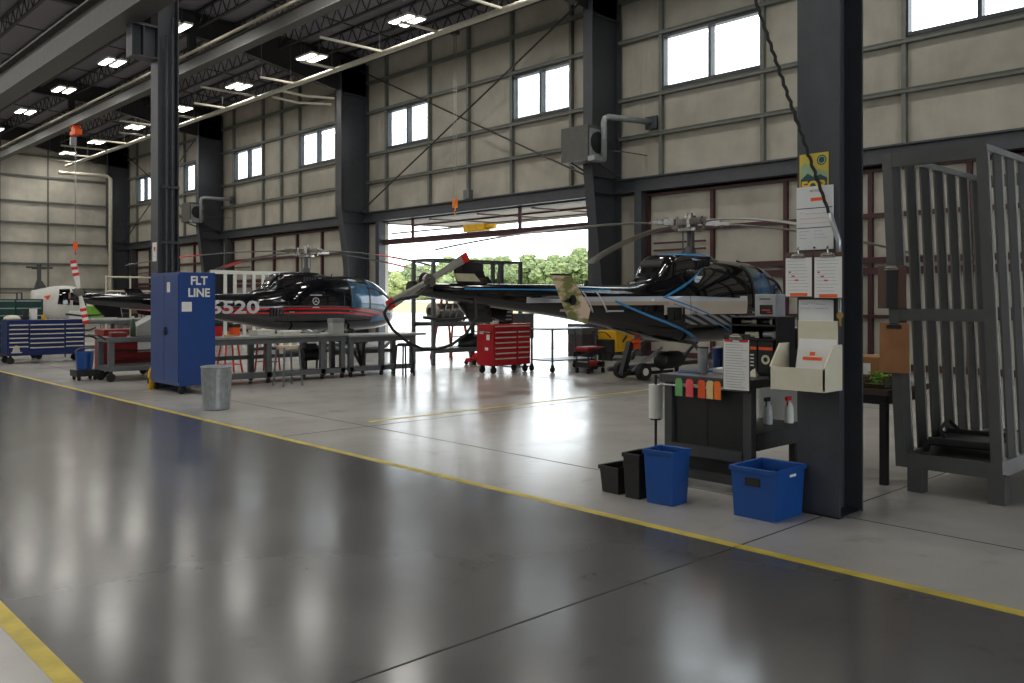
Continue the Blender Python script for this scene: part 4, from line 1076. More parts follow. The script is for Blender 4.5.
# --- dark blue wide tool chest far left
t = chest('tool_chest', 'wide dark blue rolling tool chest at far left', 5.55, 23.9, 1.78, .65, .2, 1.08, blue_chest, [(.01,.27,[1,1,1,1,1,2]),(.27,.73,[1,1,1,1,1,1.6]),(.73,.99,[1,1,1,1,1,1.8])], pale_pipe, top_h=.07)
lg = MB()
for k in range(4): lg.prism([(.1+.045*k,.3),(.145+.045*k,.3),(.16+.03*k,.47-.02*abs(k-1.5)),(.14+.03*k,.47-.02*abs(k-1.5))],'y',-.022,-.019)
lg.box(.08,-.022,.27,.32,-.019,.295); lg.build('emblem', pale_pipe, t)
chest('tool_chest', 'dark green tool chest standing behind the wide blue one', 5.0, 25.4, 1.75, .6, .2, 1.6, green_paint, [(.02,.62,[1,1,1,1,1,1,1]),(.62,.98,[1,1,1,1,1,1,1])], zinc)
# things on top of the blue chest
def can(name, lab, cat, x, y, z, r, h, m, lid=None):
    t = thing(name, lab, cat, (x, y, z)); MB().lathe([(0,0),(r,0),(r*1.02,.01),(r,h*.97),(r*.97,h),(0,h)],n=20).build('body', m, t, auto=40)
    if lid: MB().cyl((0,0,h),(0,0,h+.015),r*1.04,n=20).build('lid', lid, t, auto=40)
    return t
can('paint_can', 'white can on the wide blue tool chest', 'can', 6.2, 24.2, 1.08, .09, .28, white_paint, steel)
can('cup', 'yellow cup on the wide blue tool chest', 'cup', 6.42, 24.15, 1.08, .05, .12, yellow)
can('black_jar', 'black jar standing left of the white can on the blue chest', 'jar', 6.02, 24.2, 1.08, .06, .2, black, black)
b = MB(); b.lathe([(0,0),(.2,0),(.19,.06),(.1,.11),(0,.12)], n=14); tag(b.build('rag_heap', cream, smooth=True, loc=(5.74,24.25,1.083)), 'pale heaped rag on the left of the wide blue tool chest', 'rag')
# mid left clutter: bench with cartons, orange cowling, railing
bench('long pale steel bench behind the utility cart', 7.4, 11.6, 27.6, 28.4, 1.0, [.1, 2.1, 4.1])
def carton(lab, x, y, z, w, d, h, m, stripe=None, rz=0.):
    t = boxy('carton', lab, 'carton', x, y, z, w, d, h, m, rz)
    if stripe: MB().box(-w/2-.004,-d/2-.004,h*.15,w*.1,d/2+.004,h*.85).build('printed_panel', stripe, t)
    return t
t = thing('trolley_table', 'plain trolley table carrying cartons behind the blue chest', 'table', (7.6, 25.6, 0)); MB().box(-.2,-.3,.98,1.4,.4,1.02).build('tabletop', bench_top, t)
for x in (-.15,1.35):
    for y in (-.25,.35): MB().box(x-.02,y-.02,0,x+.02,y+.02,.98).build('leg', bench_steel, t)
carton('white carton with green panel on the trolley table', 8.3, 25.6, 1.02, .7, .4, .45, white_paint, leaf_green)
carton('small white carton left of the green printed one', 7.65, 25.6, 1.02, .35, .3, .25, white_paint)
t = thing('engine_cowling', 'orange and white cowling piece on top of the green printed carton', 'cowling', (8.3, 25.6, 1.47)); MB().prism([(-.35,0),(.35,0),(.2,.13),(-.05,.2),(-.2,.12)],'y',-.2,.2).build('shell', orange, t, bevel=.03); MB().box(-.15,-.21,.03,.15,-.2,.08).build('white_band', white_paint, t)
t = thing('engine_cowling', 'orange and white cowling behind the green tool chest at the picture edge', 'cowling', (5.6, 27.3, 1.42)); MB().prism([(-.9,0),(.7,0),(.5,.22),(-.2,.42),(-.9,.36)],'y',-.3,.3).build('shell', orange, t, bevel=.05); MB().prism([(-.9,-.0),(.7,0),(.6,.1),(-.9,.2)],'y',-.31,-.3).build('white_band', white_paint, t)
MB().box(-.8,-.25,-1.42,-.74,.25,0).box(.54,-.25,-1.42,.6,.25,0).build('stand', black, t)
t = thing('guard_rail', 'pale tube guard rail around a work deck near the far corner', 'railing', (11.5, 35.0, 0)); 
for i in range(4): MB().cyl((i*.9,0,0),(i*.9,0,2.5),.035,n=8).build('post', pale_pipe, t)
for z in (2.45,1.9): MB().cyl((0,0,z),(2.7,0,z),.035,n=8).build('rail', pale_pipe, t)
t = thing('spill_drum', 'yellow topped drum at the guard rail behind the tail boom', 'drum', (12.9, 33.5, 0)); MB().lathe([(0,0),(.3,0),(.31,.5),(.3,1.6),(0,1.6)],n=20).build('body', black, t, auto=40); MB().lathe([(0,1.6),(.3,1.6),(.26,1.85),(0,1.9)],n=20).build('lid', yellow, t, auto=40)
# back row equipment by end wall
def shelf_unit(lab, x, y, w, h, seed):
    t = thing('parts_shelf', lab, 'shelf', (x, y, 0)); rnd = random.Random(seed)
    for px in (0, w):
        for py in (0,.5): MB().box(px-.02,py-.02,0,px+.02,py+.02,h).build('post', bench_steel, t)
    for k in range(4): MB().box(0,0,.2+k*(h-.25)/3,w,.5,.24+k*(h-.25)/3).build('shelf', bench_steel, t)
    cs = [black, hardboard, bench_steel, galv, cardboard]
    return t, [.24+k*(h-.25)/3 for k in range(4)], cs, rnd
spots = [(8.9,50.2,2.4,1.9,1,'low steel shelf against the end wall left of the small white helicopter'),(16.3,50.,2.2,2.0,4,'steel shelf against the end wall near the far corner')]
for x, y, w, h, sd, lab in spots:
    t, zs, cs, rnd = shelf_unit(lab, x, y, w, h, sd)
    for k, z in enumerate(zs[:-1]):
        for j in range(3):
            boxy('storage_bin', 'dark storage bin on shelf level %s, %s along, %s' % (('one','two','three')[k], ('first','second','third')[j], 'far corner shelf' if x > 12 else 'end wall shelf'), 'bin', x+.4+j*w/3.2, y+.25, z+.004, .5, .4, rnd.uniform(.2,.38), rnd.choice(cs), 0, black)
t = thing('wheeled_ladder', 'dark wheeled work stand behind the small white helicopter', 'stand', (9.6, 44.0, 0))
for x in (0,1.2):
    for y in (0,.8): MB().box(x-.03,y-.03,0,x+.03,y+.03,1.9).build('post', dark_steel, t)
MB().box(-.05,-.05,1.2,1.25,.85,1.25).build('deck', dark_steel, t); MB().box(-.03,-.03,1.85,1.23,.03,1.9).box(-.03,.77,1.85,1.23,.83,1.9).build('rail', dark_steel, t)

# --- hoists
def hoist(lab, x, y, zb, zh, body_m):
    t = thing('chain_hoist', lab, 'hoist', (x, y, zb))
    MB().box(-.15,-.45,-.35,.15,.1,-.1).cyl((0,.1,-.22),(0,.42,-.22),.13,n=14).build('motor', body_m, t, bevel=.02)
    MB().box(-.12,-.2,-.1,.12,.2,.02).cyl((-.16,-.15,.04),(.16,-.15,.04),.05,n=10).cyl((-.16,.15,.04),(.16,.15,.04),.05,n=10).build('trolley', orange, t)
    MB().box(-.14,.15,-.75,.1,.35,-.4).build('chain_bag', galv, t)
    c = MB()
    for s in (-.05,.05): c.cyl((0,s,-.3),(0,s,zh-zb+.3),.012,n=6)
    c.build('chain', steel, t)
    k = MB().box(-.07,-.08,zh-zb,.07,.08,zh-zb+.35).tube([(0,0,zh-zb),(0,0,zh-zb-.08),(0,.07,zh-zb-.14),(0,.02,zh-zb-.22),(0,-.06,zh-zb-.16)],.02,6); k.build('hook_block', orange, t, bevel=.02)
    return t
hoist('orange chain hoist running on the grey hoist beam at far left', 12.42, 41.8, 9.27, 3.8, orange)
t = thing('lifting_hook', 'orange lifting hook on two long ropes in front of the open door header', 'hook', (18.6, 22.6, 4.62))
rp = MB()
for s in (-.06, .06): rp.cyl((0, s, .35), (0, s, roof_z(18.6)-4.62-.62), .012, n=6)
rp.build('rope', steel, t); MB().box(-.1,-.12,roof_z(18.6)-4.62-.72,.1,.12,roof_z(18.6)-4.62-.55).build('top_bracket', dark_steel, t)
MB().box(-.06,-.08,.05,.06,.08,.34).tube([(0,0,.05),(0,0,-.04),(0,.08,-.1),(0,.02,-.18),(0,-.07,-.12)],.022,6).build('hook_block', mat('amber hook paint',srgb(226,124,36),.5), t, bevel=.02)
boxy('pendant_box', 'small grey box on the header beam right of the orange hook', 'box', 19.3, 22.75, 5.02, .2, .3, .32, bench_steel)
# --- unit heaters on the columns
def heater(lab, y):
    t = thing('unit_heater', lab, 'heater', (18.1, y-.1, 5.4))
    MB().box(-.45,-.45,0,.3,.55,.95).build('housing', mat('heater grey', srgb(84,82,78), .5), t, bevel=.01)
    MB().box(-.38,-.49,.1,.22,-.45,.85).build('grille_frame', galv, t)
    f = MB(); 
    for k in range(5): f.cyl((-.08,-.5-.006*k,.48),(-.08,-.496-.006*k,.48),.3-.05*k,n=20)
    f.build('fan_guard', black, t)
    MB().box(-.45,-.7,-.05,-.1,-.45,.08).build('control_box', galv, t)
    MB().tube([(.05,-.6,.0),(.05,-.6,1.05),(.08,-.61,1.15),(.18,-.65,1.2),(1.45,-1.2,1.14)],.085,14).tube([(.05,-.45,.05),(.05,-.6,.03)],.085,12).build('flue_pipe', galv, t, smooth=True)
    MB().box(1.35,-1.4,.95,1.42,-1.0,1.3).build('wall_plate', dark_steel, t)
    MB().tube([(.3,-.5,.3),(.5,-.9,.25),(1.5,-.95,.25)],.015,6).bar((-.3,.3,-.02),(.6,.3,-.3),.05,.05).bar((.3,-.2,-.02),(1.2,-.2,-.3),.05,.05).build('support_bracket', dark_steel, t)
heater('grey unit heater with silver flue on the column right of the open door', 16.35)
heater('grey unit heater with silver flue on the far column behind the blue cabinet', 42.4)
# ================================================================== RIGHT FOREGROUND
# --- black tool bench with back panel
t = thing('packing_bench', 'dark steel bench with hanging tags beside the near column', 'workbench', (6.15, 3.75, 0))
dk = mat('dark grey bench paint', srgb(70,71,72), .45, .2, .1)
MB().box(0,0,.88,1.15,.92,.95).build('bench_top', dk, t, bevel=.006)
for x in (.02,1.05):
    for y in (.02,.80): MB().box(x,y,0,x+.075,y+.075,.88).build('leg', dk, t)
MB().box(.01,.1,.27,.06,.82,.36).box(.01,.1,.08,.06,.82,.15).box(1.1,.1,.30,1.14,.82,.38).box(.1,.02,.10,1.08,.06,.16).box(.1,.85,.10,1.08,.9,.16).build('stretcher', dk, t)
MB().box(.06,.096,.355,.12,.455,.84).box(.06,.46,.355,.12,.80,.84).box(.06,.096,.145,.12,.80,.28).build('back_panel', black, t)
MB().box(.14,.04,.36,1.1,.55,.50).build('lower_drawer', dk, t, bevel=.005)
MB().cyl((-.02,.03,.86),(-.02,.9,.86),.008,n=8).build('tag_rail', zinc, t)
# hanging tags
for y, m_, c in ((4.43,mat('green card',srgb(112,170,110),.7),'green'),(4.32,mat('pink card',srgb(240,86,92),.7),'pink red'),(4.2,mat('vermilion card',srgb(232,88,40),.7),'vermilion'),(4.115,mat('manila card',srgb(222,196,140),.7),'manila'),(4.05,mat('orange card',srgb(244,120,36),.7),'bright orange')):
    z0 = .775; 
    b = MB().prism([(y-.037,z0),(y+.037,z0),(y+.037,z0+.13),(y+.02,z0+.15),(y-.02,z0+.15),(y-.037,z0+.13)],'x',6.107,6.109)
    b.cyl((6.118,y,z0+.14),(6.106,y,z0+.14),.006,n=8)
    tag(b.build('repair_tag', m_), '%s repair tag hanging from the bench front rail' % c, 'tag')
# cups, tray, papers on the bench
def tumbler(lab, x, y, m, r, h, lid):
    t = thing('tumbler', lab, 'cup', (x, y, .95)); MB().lathe([(0,0),(r*.85,0),(r*.9,.01),(r,h*.9),(r,h),(0,h)],n=24).build('body', m, t, auto=40); MB().lathe([(0,h),(r*1.03,h),(r*1.03,h+.012),(0,h+.016)],n=24).build('lid', lid, t, auto=40)
tumbler('brushed steel tumbler on the dark packing bench', 6.42, 4.4, galv, .046, .22, black)
tumbler('blue metal tumbler behind the steel one on the bench', 6.8, 4.5, mat('blue enamel',srgb(36,58,110),.3,.4), .048, .2, steel)
t = thing('tablet', 'flat blue edged tablet at the far end of the packing bench', 'tablet', (6.5, 4.53, .95), R(10)); MB().box(-.15,-.11,0,.15,.11,.014).build('case', mat('blue tablet case',srgb(60,110,170),.5), t, bevel=.005); MB().box(-.13,-.09,.014,.13,.09,.018).build('screen', black, t)
t = boxy('paper_stack', 'stack of white papers beside the tumblers on the bench', 'papers', 6.66, 4.32, .95, .2, .16, .04, paper, R(6))
# organiser
t = thing('desk_organizer', 'black shelf organizer standing on the packing bench', 'organizer', (6.58, 3.78, .95))
MB().box(0,0,0,.3,.012,.5).box(0,.43,0,.3,.442,.5).box(.29,.012,0,.3,.43,.5).build('frame', black, t)
for z in (.0,.30,.42,.488): MB().box(-.02,.012,z,.29,.43,z+.012).build('shelf', black, t)
for i, (y, z, w, h, m_, lab) in enumerate(((.10,.312,.12,.06,galv,'steel tool lying in the organizer upper shelf'),(.27,.312,.14,.05,cream,'pale part lying in the organizer upper shelf'),(.3,.432,.16,.035,pale_pipe,'pale strip in the organizer top slot'),(.12,.432,.1,.04,steel,'small steel fitting in the organizer top slot'))):
    q = thing('small_part', lab, 'part', (6.66, 3.78+y, .955+z)); MB().cyl((0,-w/2,h/2),(0,w/2,h/2),h/2,n=10).box(-.03,-w/2,0,.03,-w/4,h).build('body', m_, q)
for i, y in enumerate((3.87, 4.02)):
    b = thing('brochure', ('black brochure with orange heading and pale emblem, nearer the column','black brochure with orange heading and white lines, farther from the column')[i], 'brochure', (6.555, y, .97))
    MB().box(0,-.07,0,.004,.07,.27).build('cover', black, b); MB().box(-.001,-.065,.2,0,.065,.225).build('orange_heading', orange, b)
    if i: 
        s = MB()
        for k in range(4): s.box(-.001,-.04,.06+.03*k,0,.035,.072+.03*k)
        s.build('printed_lines', paper, b)
    else: MB().lathe([(.02,0),(.04,0),(.04,.001),(.02,.001)],n=18).build('emblem', cream, b, loc=(0,0,.12)).rotation_euler=(0,R(-90),0)
b = MB().add([(0,0,0),(.1,.03,.0),(.13,.12,.0),(.02,.1,.0),(.04,.03,.07),(.09,.09,.05)],[(0,1,4),(1,2,5),(1,5,4),(2,3,5),(3,0,4),(3,4,5),(0,3,2,1)]); tag(b.build('crumpled_paper', cream, loc=(6.42,3.88,.951)), 'crumpled cream paper below the brochures on the bench', 'paper')
# label printer
t = thing('label_printer', 'grey boxed device with dark display on top of the organizer', 'printer', (6.6, 3.8, 1.45))
MB().box(0,.0,0,.16,.2,.19).build('case', mat('light grey plastic',srgb(168,170,174),.5), t, bevel=.008); MB().box(-.004,.03,.02,0,.15,.10).build('screen', dark_glass, t); MB().box(-.005,.05,.05,-.004,.13,.06).box(-.005,.04,.035,-.004,.08,.042).build('red_digits', red_ink, t); MB().box(-.004,.05,.145,0,.15,.155).build('printed_name', ink, t)
# computer tower
t = thing('computer_tower', 'grey ribbed computer tower behind the cream file box', 'computer', (6.93, 3.77, .95)); MB().box(0,0,0,.28,.2,.4).build('case', bench_steel, t, bevel=.006)
f = MB()
for k in range(9): f.box(-.004,.02+.019*k,.22,0,.03+.019*k,.38)
f.build('front_ribs', black, t)
# hanging log sheet clipboard at the bench front
def clipboard(lab, loc, rot, w, h, bm, sheets=1, paper_m=paper, clip_m=steel, tabs=None, off=(0,0), band=False, linem=print_ink, lines=18):
    t = thing('clipboard', lab, 'clipboard', loc); t.rotation_euler = rot
    MB().box(-w/2,-h/2,0,w/2,h/2,.005).build('board', bm, t, bevel=.003)
    if sheets:
        s = paper_sheet('log_sheet', w*.94, h*.88, t, (off[0],off[1]-h*.04,.006), (0,0,0), paper_m, lines, linem)
        if tabs: MB().box(-w*.44,h*.4,.0025,-w*.12,h*.44,.004).box(w*.12,h*.4,.0025,w*.44,h*.44,.004).build('red_tab', bright_red, s)
        if band: MB().box(-w*.3,-h*.43,.0025,w*.32,-h*.365,.004).build('orange_label', orange, s)
    MB().box(-w*.25,h*.39,.006,w*.25,h*.44,.016).cyl((-w*.22,h*.45,.014),(w*.22,h*.45,.014),.01,n=8).box(-w*.14,h*.44,.006,w*.14,h*.5,.02).build('clip', clip_m, t, bevel=.002)
    return t
clipboard('clipboard with a white log sheet and red tabs hanging over the bench edge', (6.10,3.86,1.09), FACE_MX, .25, .46, black, tabs=True)
# two clipboards on the column, hooks
cz = 1.775
c1 = clipboard('clipboard with orange label on the column, left of the pair', (5.975,3.25,cz), FACE_MX, .222, .325, hardboard, band=True, linem=print_ink, lines=11)
c2 = clipboard('clipboard with orange label on the column, right of the pair', (5.975,3.02,cz-.005), FACE_MX, .222, .335, hardboard, band=True, linem=print_ink, lines=11)
for c in (c1, c2):
    q = MB()
    for k in range(3): q.box(-.08+.025*k,.02-.03*k,.0095,-.06+.03*k,.03-.03*k,.0105)
    q.build('red_writing', red_ink, c)
MB().box(-.006,-.1,.0095,.1,-.104,.0105).build('plastic_edge', white_paint, c2)
t = thing('peg_rail', 'dark wooden peg rail holding the two clipboards on the column', 'rail', (6.0, 3.13, 1.9)); MB().box(.0,-.14,.0,.05,.24,.05).build('board', hardboard, t)
for y in (-.11,.12): MB().tube([(0,y,.03),(-.04,y,.035),(-.05,y,.06),(-.03,y,.08)],.008,6).build('hook', chrome, t)
# whiteboards and poster
t = thing('whiteboard', 'upper whiteboard in three sections on the near column', 'whiteboard', (6.045, 3.16, 2.2)); t.rotation_euler = FACE_MX
MB().box(-.145,-.235,0,.145,.235,.008).build('panel', board_white, t, bevel=.002)
MB().box(-.14,.07,.008,.14,.076,.0095).box(-.14,-.075,.008,.14,-.069,.0095).build('divider', black, t); MB().box(-.03,.125,.008,.08,.15,.0095).build('orange_label', orange, t)
text('heading', 'NOTES', .025, ink, t, (0,.2,.0085), (0,0,0), .0003)
def scrawl(nm, p, lines, m, sz=.008):
    b = MB(); rnd = random.Random(3)
    for (x0, y, L) in lines:
        x = x0
        while x < x0+L:
            w = rnd.uniform(.008,.022); a = rnd.uniform(-.6,.6)
            b.bar((x,y-sz/2*a,.0088),(x+w*.7,y+sz/2*a+.004,.0088),.0022,.001); x += w
    b.build(nm, m, p)
scrawl('red_writing', t, [(-.12,.04,.03),(-.07,.03,.18),(-.12,-.005,.22),(-.11,-.04,.23)], red_ink); scrawl('blue_writing', t, [(.0,-.1,.06),(0,-.125,.07),(0,-.15,.1)], blue_ink); scrawl('black_writing', t, [(-.12,-.1,.08),(-.12,-.125,.05),(-.12,-.15,.06)], ink)
MB().cyl((0,-.22,.008),(0,-.22,.016),.008,n=10).build('magnet', ink, t)
t = thing('whiteboard', 'small whiteboard under the two clipboards on the near column', 'whiteboard', (6.045, 3.15, 1.51)); t.rotation_euler = FACE_MX
MB().box(-.14,-.085,0,.14,.085,.006).build('panel', board_white, t); MB().box(-.145,-.09,0,-.138,.09,.009).box(.138,-.09,0,.145,.09,.009).box(-.138,-.09,0,.138,-.083,.009).build('frame', black, t)
scrawl('blue_writing', t, [(.0,.05,.08),(0,.02,.1)], blue_ink); scrawl('black_writing', t, [(-.12,.05,.05),(-.12,.02,.06)], ink)
# poster
t = thing('poster', 'yellow and green mountain poster high on the near column', 'poster', (6.047, 3.17, 2.49)); t.rotation_euler = FACE_MX
MB().box(-.115,-.22,0,.115,.19,.001).build('sheet', mat('poster yellow',srgb(206,184,66),.6), t)
pg = mat('poster pale green',srgb(150,176,140),.6); pd = mat('poster dark green',srgb(38,72,78),.6)
MB().prism([(-.105,.0),(-.105,.09),(-.07,.13),(-.04,.1),(.0,.085),(.06,.06),(.105,.05),(.105,.0)],'z',.001,.0014).build('hills', pg, t)
MB().prism([(-.105,-.12),(-.105,.0),(-.05,.045),(.0,.015),(.05,.03),(.105,.0),(.105,-.12)],'z',.0014,.0018).build('mountain', pd, t)
MB().lathe([(.0,.001),(.038,.001),(.038,.002),(0,.002)],n=24).build('seal', pd, t, loc=(.062,.135,0)); MB().lathe([(.022,.002),(.03,.002),(.03,.0025),(.022,.0025)],n=24).build('seal_ring', pg, t, loc=(.062,.135,0))
text('lettering', 'FOR', .1, mat('poster gold',srgb(226,190,50),.6), t, (0,-.055,.0022), (0,0,0), .0004, .004, sx=1.05)
# cream file box
t = thing('file_box', 'cream sheet metal file box on the near column', 'file box', (6.045, 3.14, .94))
MB().box(-.012,-.16,.05,0,.15,.5).build('back_panel', cream, t, bevel=.003)
MB().box(-.27,-.19,0,0,.24,.012).box(-.27,-.19,.012,-.258,.24,.165).prism([(-.27,.012),(0,.012),(0,.33),(-.13,.33),(-.27,.165)],'y',-.19,-.178).prism([(-.27,.012),(0,.012),(0,.33),(-.13,.33),(-.27,.165)],'y',.228,.24).build('tray', cream, t)
MB().box(-.014,-.08,.31,-.011,.1,.335).build('slot', black, t)
f = thing('paper_folder', 'off white folder with orange labels standing in the cream file box', 'folder', (5.93, 3.13, .955)); f.rotation_euler = (0, R(14), 0)
MB().box(-.004,-.155,0,.0,.14,.36).build('sheet', paper, f); MB().box(-.006,-.06,.2,-.004,.09,.225).box(-.006,.0,.235,-.004,.04,.262).build('orange_label', orange, f)
# metal conduit and drop cord
pts = [(6.03,2.965,1.45),(6.03,2.965,2.1),(6.02,2.97,2.18)]
t = thing('conduit', 'thin zinc conduit on the near column edge', 'conduit', (0,0,0)); MB().tube([(6.03,2.962,1.46),(6.03,2.962,2.02)],.011,8).box(6.02,2.95,1.9,6.05,2.98,1.92).build('tube', zinc, t)
b = MB(); A, Bp = Vector((6.0,2.955,2.02)), Vector((5.72,4.35,6.5)); pts = []
for i in range(160):
    s = i/159; c = A.lerp(Bp, s); sag = -.08*math.sin(math.pi*s); w = .006 if s > .1 else .003
    pts.append((c.x+w*math.cos(i*1.9), c.y+w*math.sin(i*1.9), c.z+sag))
t = thing('drop_cord', 'black coiled drop cord running down to the near column', 'cord', (0,0,0)); b.tube(pts, .013, 6).build('coil', rubber, t, smooth=True)
MB().tube([A+Vector((0,0,-.12)),A,A.lerp(Bp,.03)+Vector((0,0,-.004)),A.lerp(Bp,.045)],.02,10).build('metal_end', zinc, t, smooth=True)
t = thing('hanging_keys', 'small bunch of keys hanging on the column by the clipboards', 'keys', (6.02,2.955,1.5)); MB().tube([(0,0,.14),(0,0,.02)],.003,6).build('cord', black, t); MB().cyl((-.004,0,-.02),(.004,0,-.02),.025,n=12).box(-.003,-.012,-.1,.003,.0,-.03).box(.004,-.004,-.09,.008,.008,-.03).build('key', mat('brass',srgb(170,140,80),.35,.8), t)
# --- bins
def bin_(name, lab, x, y, w, d, h, m, rz=0., taper=.8, cat='waste bin', lip=.007, holes=False):
    t = thing(name, lab, cat, (x, y, 0), rz); b = MB(); th = .006
    def ring(s, z, o=0): return [(sx*(w/2*s-o), sy*(d/2*s-o), z) for sx, sy in ((-1,-1),(1,-1),(1,1),(-1,1))]
    b.loft([ring(taper,0), ring(1,h), ring(1,h,th), ring(taper,.008,th)]); b.build('body', m, t, bevel=.008)
    r = MB(); r.loft([ring(1,h-.03,-.001), ring(1,h-.03,-lip), ring(1,h,-lip), ring(1,h+.004,-lip*.5), ring(1,h,.002), ring(1,h-.03,.002)], cap=False)
    r.build('rim', m, t)
    return t
bin_('waste_bin', 'large blue plastic waste bin beside the packing bench', 5.58, 4.16, .25, .27, .42, blue_plastic, R(4), .86)
bin_('waste_bin', 'slim black waste bin between blue bin and small black tote', 5.58, 4.43, .24, .16, .36, black, R(2), .86)
bin_('storage_tote', 'small black open tote on the floor at the end of the bins', 5.62, 4.67, .28, .21, .22, black, R(-3), .85, 'tote')
t = bin_('storage_tote', 'blue corrugated tote on the floor against the near column', 5.81, 3.41, .43, .36, .37, blue_plastic, R(0), .92, 'tote', .011)
for s in (-1, 1):
    MB().box(s*.218 if s < 0 else .205, -.06, .24, s*.205 if s < 0 else .218, .06, .30).build('handle_slot', black, t)
MB().box(.0,-.178,.3,.09,-.166,.33).build('white_label', paper, t)
# --- paper towels
t = thing('towel_stand', 'thin black pole stand at the end of the packing bench', 'stand', (6.3, 4.82, 0)); MB().cyl((0,0,.015),(0,0,.92),.012,n=8).build('pole', black, t); MB().cyl((0,0,0),(0,0,.015),.1,n=18).cyl((0,0,.515),(0,0,.53),.05,n=14).build('base', black, t)
t = thing('paper_towel_roll', 'white paper towel roll on the pole at the bench end', 'paper towel', (6.3, 4.82, .531)); MB().lathe([(.02,0),(.062,0),(.062,.3),(.02,.3),(.02,0)],n=26).build('roll', white_paint, t, auto=40)
# spray bottles on the drawer
def sprayer(lab, x, y, bm, hm):
    t = thing('spray_bottle', lab, 'spray bottle', (x, y, .505)); MB().lathe([(0,0),(.038,0),(.04,.01),(.04,.12),(.03,.16),(.014,.18),(.014,.2),(0,.2)],n=20).build('bottle', bm, t, smooth=True); MB().box(-.05,-.012,.2,.025,.012,.235).box(-.035,-.006,.15,-.025,.006,.2).cyl((-.05,0,.22),(-.065,0,.22),.008,n=8).build('spray_head', hm, t, bevel=.003)
sprayer('clear spray bottle with black head under the packing bench', 6.85, 4.02, mat('milky plastic',srgb(200,202,204),.3), black)
sprayer('white spray bottle with red head under the packing bench', 7.05, 3.93, white_paint, bright_red)
s = paper_sheet('backing_board', .62, .34, None, (7.17, 3.99, .675), FACE_MX, paper, 0); tag(s, 'white board standing behind the spray bottles', 'board')
# --- black side table behind the column
t = thing('side_table', 'small black table behind the near column', 'table', (7.42, 3.22, 0)); MB().box(0,0,.77,.9,.95,.82).build('tabletop', mat('dark wood top',srgb(70,56,46),.5), t); MB().box(.03,.03,.69,.87,.92,.77).build('apron', black, t)
for x in (.02,.82):
    for y in (.02,.87): MB().box(x,y,0,x+.06,y+.06,.7).build('leg', black, t)
t = boxy('cardboard_box', 'brown cardboard box on the small black table', 'box', 7.9, 3.55, .82, .36, .3, .26, cardboard, R(5)); MB().box(-.186,-.03,.1,-.181,.1,.2).build('label_patch', paper, t)
t = thing('plant_tray', 'clear tray with green leafy seedlings on the black table', 'plant', (7.58, 3.36, .82)); MB().box(-.12,-.1,0,.12,.1,.005).box(-.12,-.1,0,-.115,.1,.1).box(.115,-.1,0,.12,.1,.1).box(-.12,-.1,0,.12,-.095,.1).box(-.12,.095,0,.12,.1,.1).build('tray', glass_mat('clear plastic',(.9,.93,.92),.8,.1), t)
MB().box(-.11,-.09,.006,.11,.09,.04).build('soil', mat('soil',srgb(90,80,50),.9,0,.3,30), t)
b = MB(); rnd = random.Random(2)
for k in range(70):
    p = Vector((rnd.uniform(-.09,.09), rnd.uniform(-.07,.07), .04+rnd.uniform(.01,.1))); u = Vector((rnd.gauss(0,1),rnd.gauss(0,1),.3)).normalized()*.022; v = Vector((rnd.gauss(0,1),rnd.gauss(0,1),rnd.gauss(0,1))).cross(u).normalized()*.012
    b.add([p-u,p-v,p+u,p+v],[(0,1,2,3)])
o = b.build('leaves', leaf_green, t)
# folding stool
t = thing('folding_stool', 'grey folding stool behind the small black table', 'stool', (8.75, 4.35, 0), R(20)); MB().box(-.2,-.16,.48,.2,.16,.51).build('seat', bench_steel, t, bevel=.01)
for y in (-.15,.15): MB().cyl((-.2,y,0),(.18,y,.49),.012,n=8).build('leg', bench_steel, t); MB().cyl((.2,y,0),(-.18,y,.49),.012,n=8).build('leg', bench_steel, t)
MB().cyl((-.12,-.15,.1),(-.12,.15,.1),.01,n=6).build('cross_bar', bench_steel, t)

# --- tall grey slatted rack at the right
t = thing('slatted_rack', 'tall grey slatted steel rack standing right of the near column', 'rack', (7.36, 2.36, 0))
rk = mat('grey rack paint', srgb(82,82,81), .45, .1, .08)
H, LX, LY = 2.83, 2.05, .70
def lean(p): return (p[0], p[1]+.045*(p[2]-.2), p[2])
def rbox(b, *a, mi=0):
    n0 = len(b.v); b.box(*a, mi=mi)
    for i in range(n0, len(b.v)): b.v[i] = lean(b.v[i])
    return b
# each upright is a channel: broad painted web, flange whitened as if catching light
k = 0
for yy in (0., LY):
    for i in range(7):
        x = i*(LX-.175)/6
        b = rbox(MB(), x, yy-.008, .20, x+.175, yy+.008, H); b.build('upright', rk, t)
        s = 1 if yy == 0 else -1
        rbox(MB(), x+.175, yy-.02, .20, x+.181, yy+.008, H).build('upright_flange', white_paint, t.children[-1])
for x in (0, LX):
    b = rbox(MB(), x-.008, -.04, H-.12, x+.03, LY+.04, H); b.build('end_beam', rk, t)
    b = rbox(MB(), x-.008, -.02, 1.42, x+.03, LY+.02, 1.52); b.build('end_beam', rk, t)
    b = rbox(MB(), x-.008, -.02, .20, x+.03, LY+.02, .32); b.build('end_beam', rk, t)
for yy in (0., LY):
    b = rbox(MB(), 0, yy-.03, H-.05, LX, yy+.03, H); b.build('side_rail', zinc, t)
    b = rbox(MB(), 0, yy-.03, .20, LX, yy+.03, .32); b.build('side_rail', zinc, t)
for x in (0,):
    for yy in (0., LY): rbox(MB(), x-.012, yy-.06 if yy == 0 else yy-.02, .20, x+.0, yy+.02 if yy == 0 else yy+.06, H).build('corner_post', rk, t)
rbox(MB(), .02, 0, .28, LX-.02, LY, .305).build('deck', rk, t)
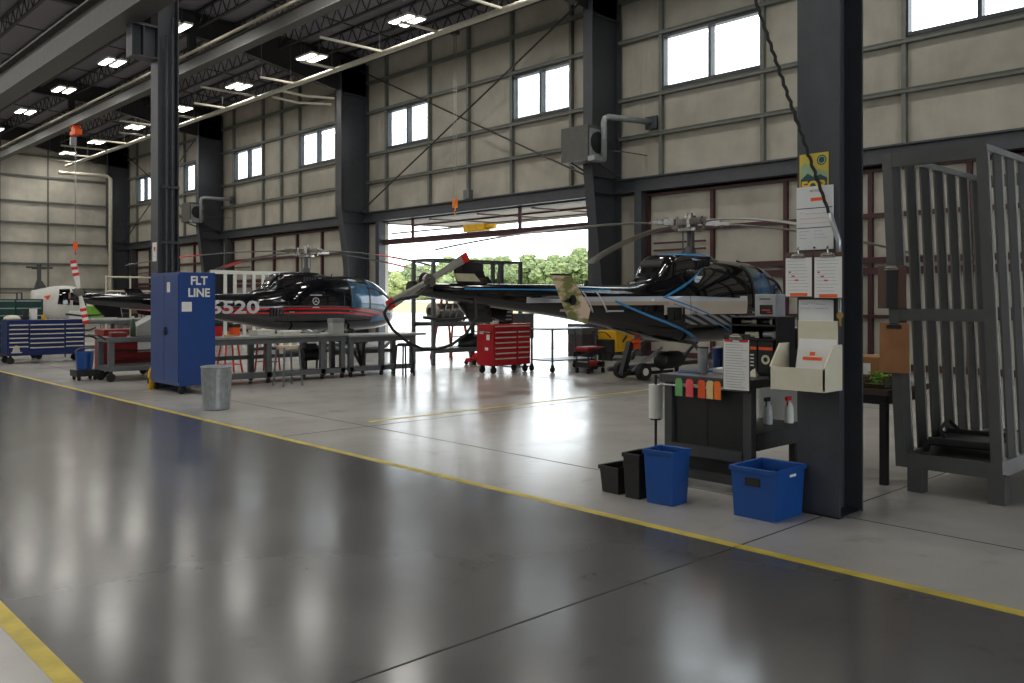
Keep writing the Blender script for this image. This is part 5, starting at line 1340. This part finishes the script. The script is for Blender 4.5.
for x in (.0, LX-.12):
    for yy in (-.02, LY-.1):
        l = MB().box(x,yy-.05,.0,x+.12,yy+.07,.22).build('foot', rk, t); MB().box(x+.12,yy-.045,.02,x+.125,yy+.065,.19).build('foot_plate', zinc, l)
# creeper on its deck
t = thing('creeper_dolly', 'black low creeper dolly lying on the slatted rack deck', 'dolly', (7.85, 2.72, .323), R(8)); MB().box(-.34,-.24,.06,.34,.24,.09).box(-.34,-.24,.06,-.3,.24,.13).box(.3,-.24,.06,.34,.24,.13).build('platform', black, t, bevel=.01)
for x in (-.3,.3):
    for y in (-.26,.26): MB().cyl((x,y-.02,.045),(x,y+.02,.045),.045,n=14).box(x-.05,y-.03,.05,x+.05,y+.03,.1).build('caster', rubber, t)
MB().tube([(-.3,.1,.1),(-.32,.15,.2),(.2,.2,.22),(.32,.12,.1)],.016,8).build('handle', black, t)
# clipboards on the rack
c = clipboard('dark wooden clipboard hanging on the slatted rack upright', (7.325,3.14,1.70), FACE_MX, .24, .36, hardboard, 0); MB().box(-.045,-.18,.006,.05,.16,.008).build('dark_strip', black, c)
clipboard('light brown clipboard hanging low on the slatted rack', (7.325,3.12,1.19), FACE_MX, .25, .42, cardboard, 0, clip_m=black)

# ================================================================== CAMERA, WORLD, VIEW
cd = bpy.data.cameras.new('camera'); cam = bpy.data.objects.new('camera', cd); COL.objects.link(cam)
cam.location = (0, 0, 1.6); cam.rotation_euler = (R(90), 0, -math.atan2(.6845, .729))
cd.sensor_width = 36; cd.lens = 870/1024*36; cd.shift_y = -(341.5-299)/1024; cd.clip_start = .05; cd.clip_end = 2000
SC.camera = cam
w = bpy.data.worlds.new('overcast sky'); SC.world = w; w.use_nodes = True
bg = w.node_tree.nodes['Background']; bg.inputs['Color'].default_value = (.88, .95, 1, 1); bg.inputs['Strength'].default_value = 5.0
vs = SC.view_settings; vs.view_transform = 'Standard'; vs.look = 'None'; vs.gamma = 1; vs.exposure = 0; vs.use_curve_mapping = False
SC.cycles.max_bounces = 7; SC.cycles.diffuse_bounces = 4; SC.cycles.glossy_bounces = 4; SC.cycles.transparent_max_bounces = 12
SC.cycles.caustics_reflective = False; SC.cycles.caustics_refractive = False; SC.cycles.sample_clamp_indirect = 6
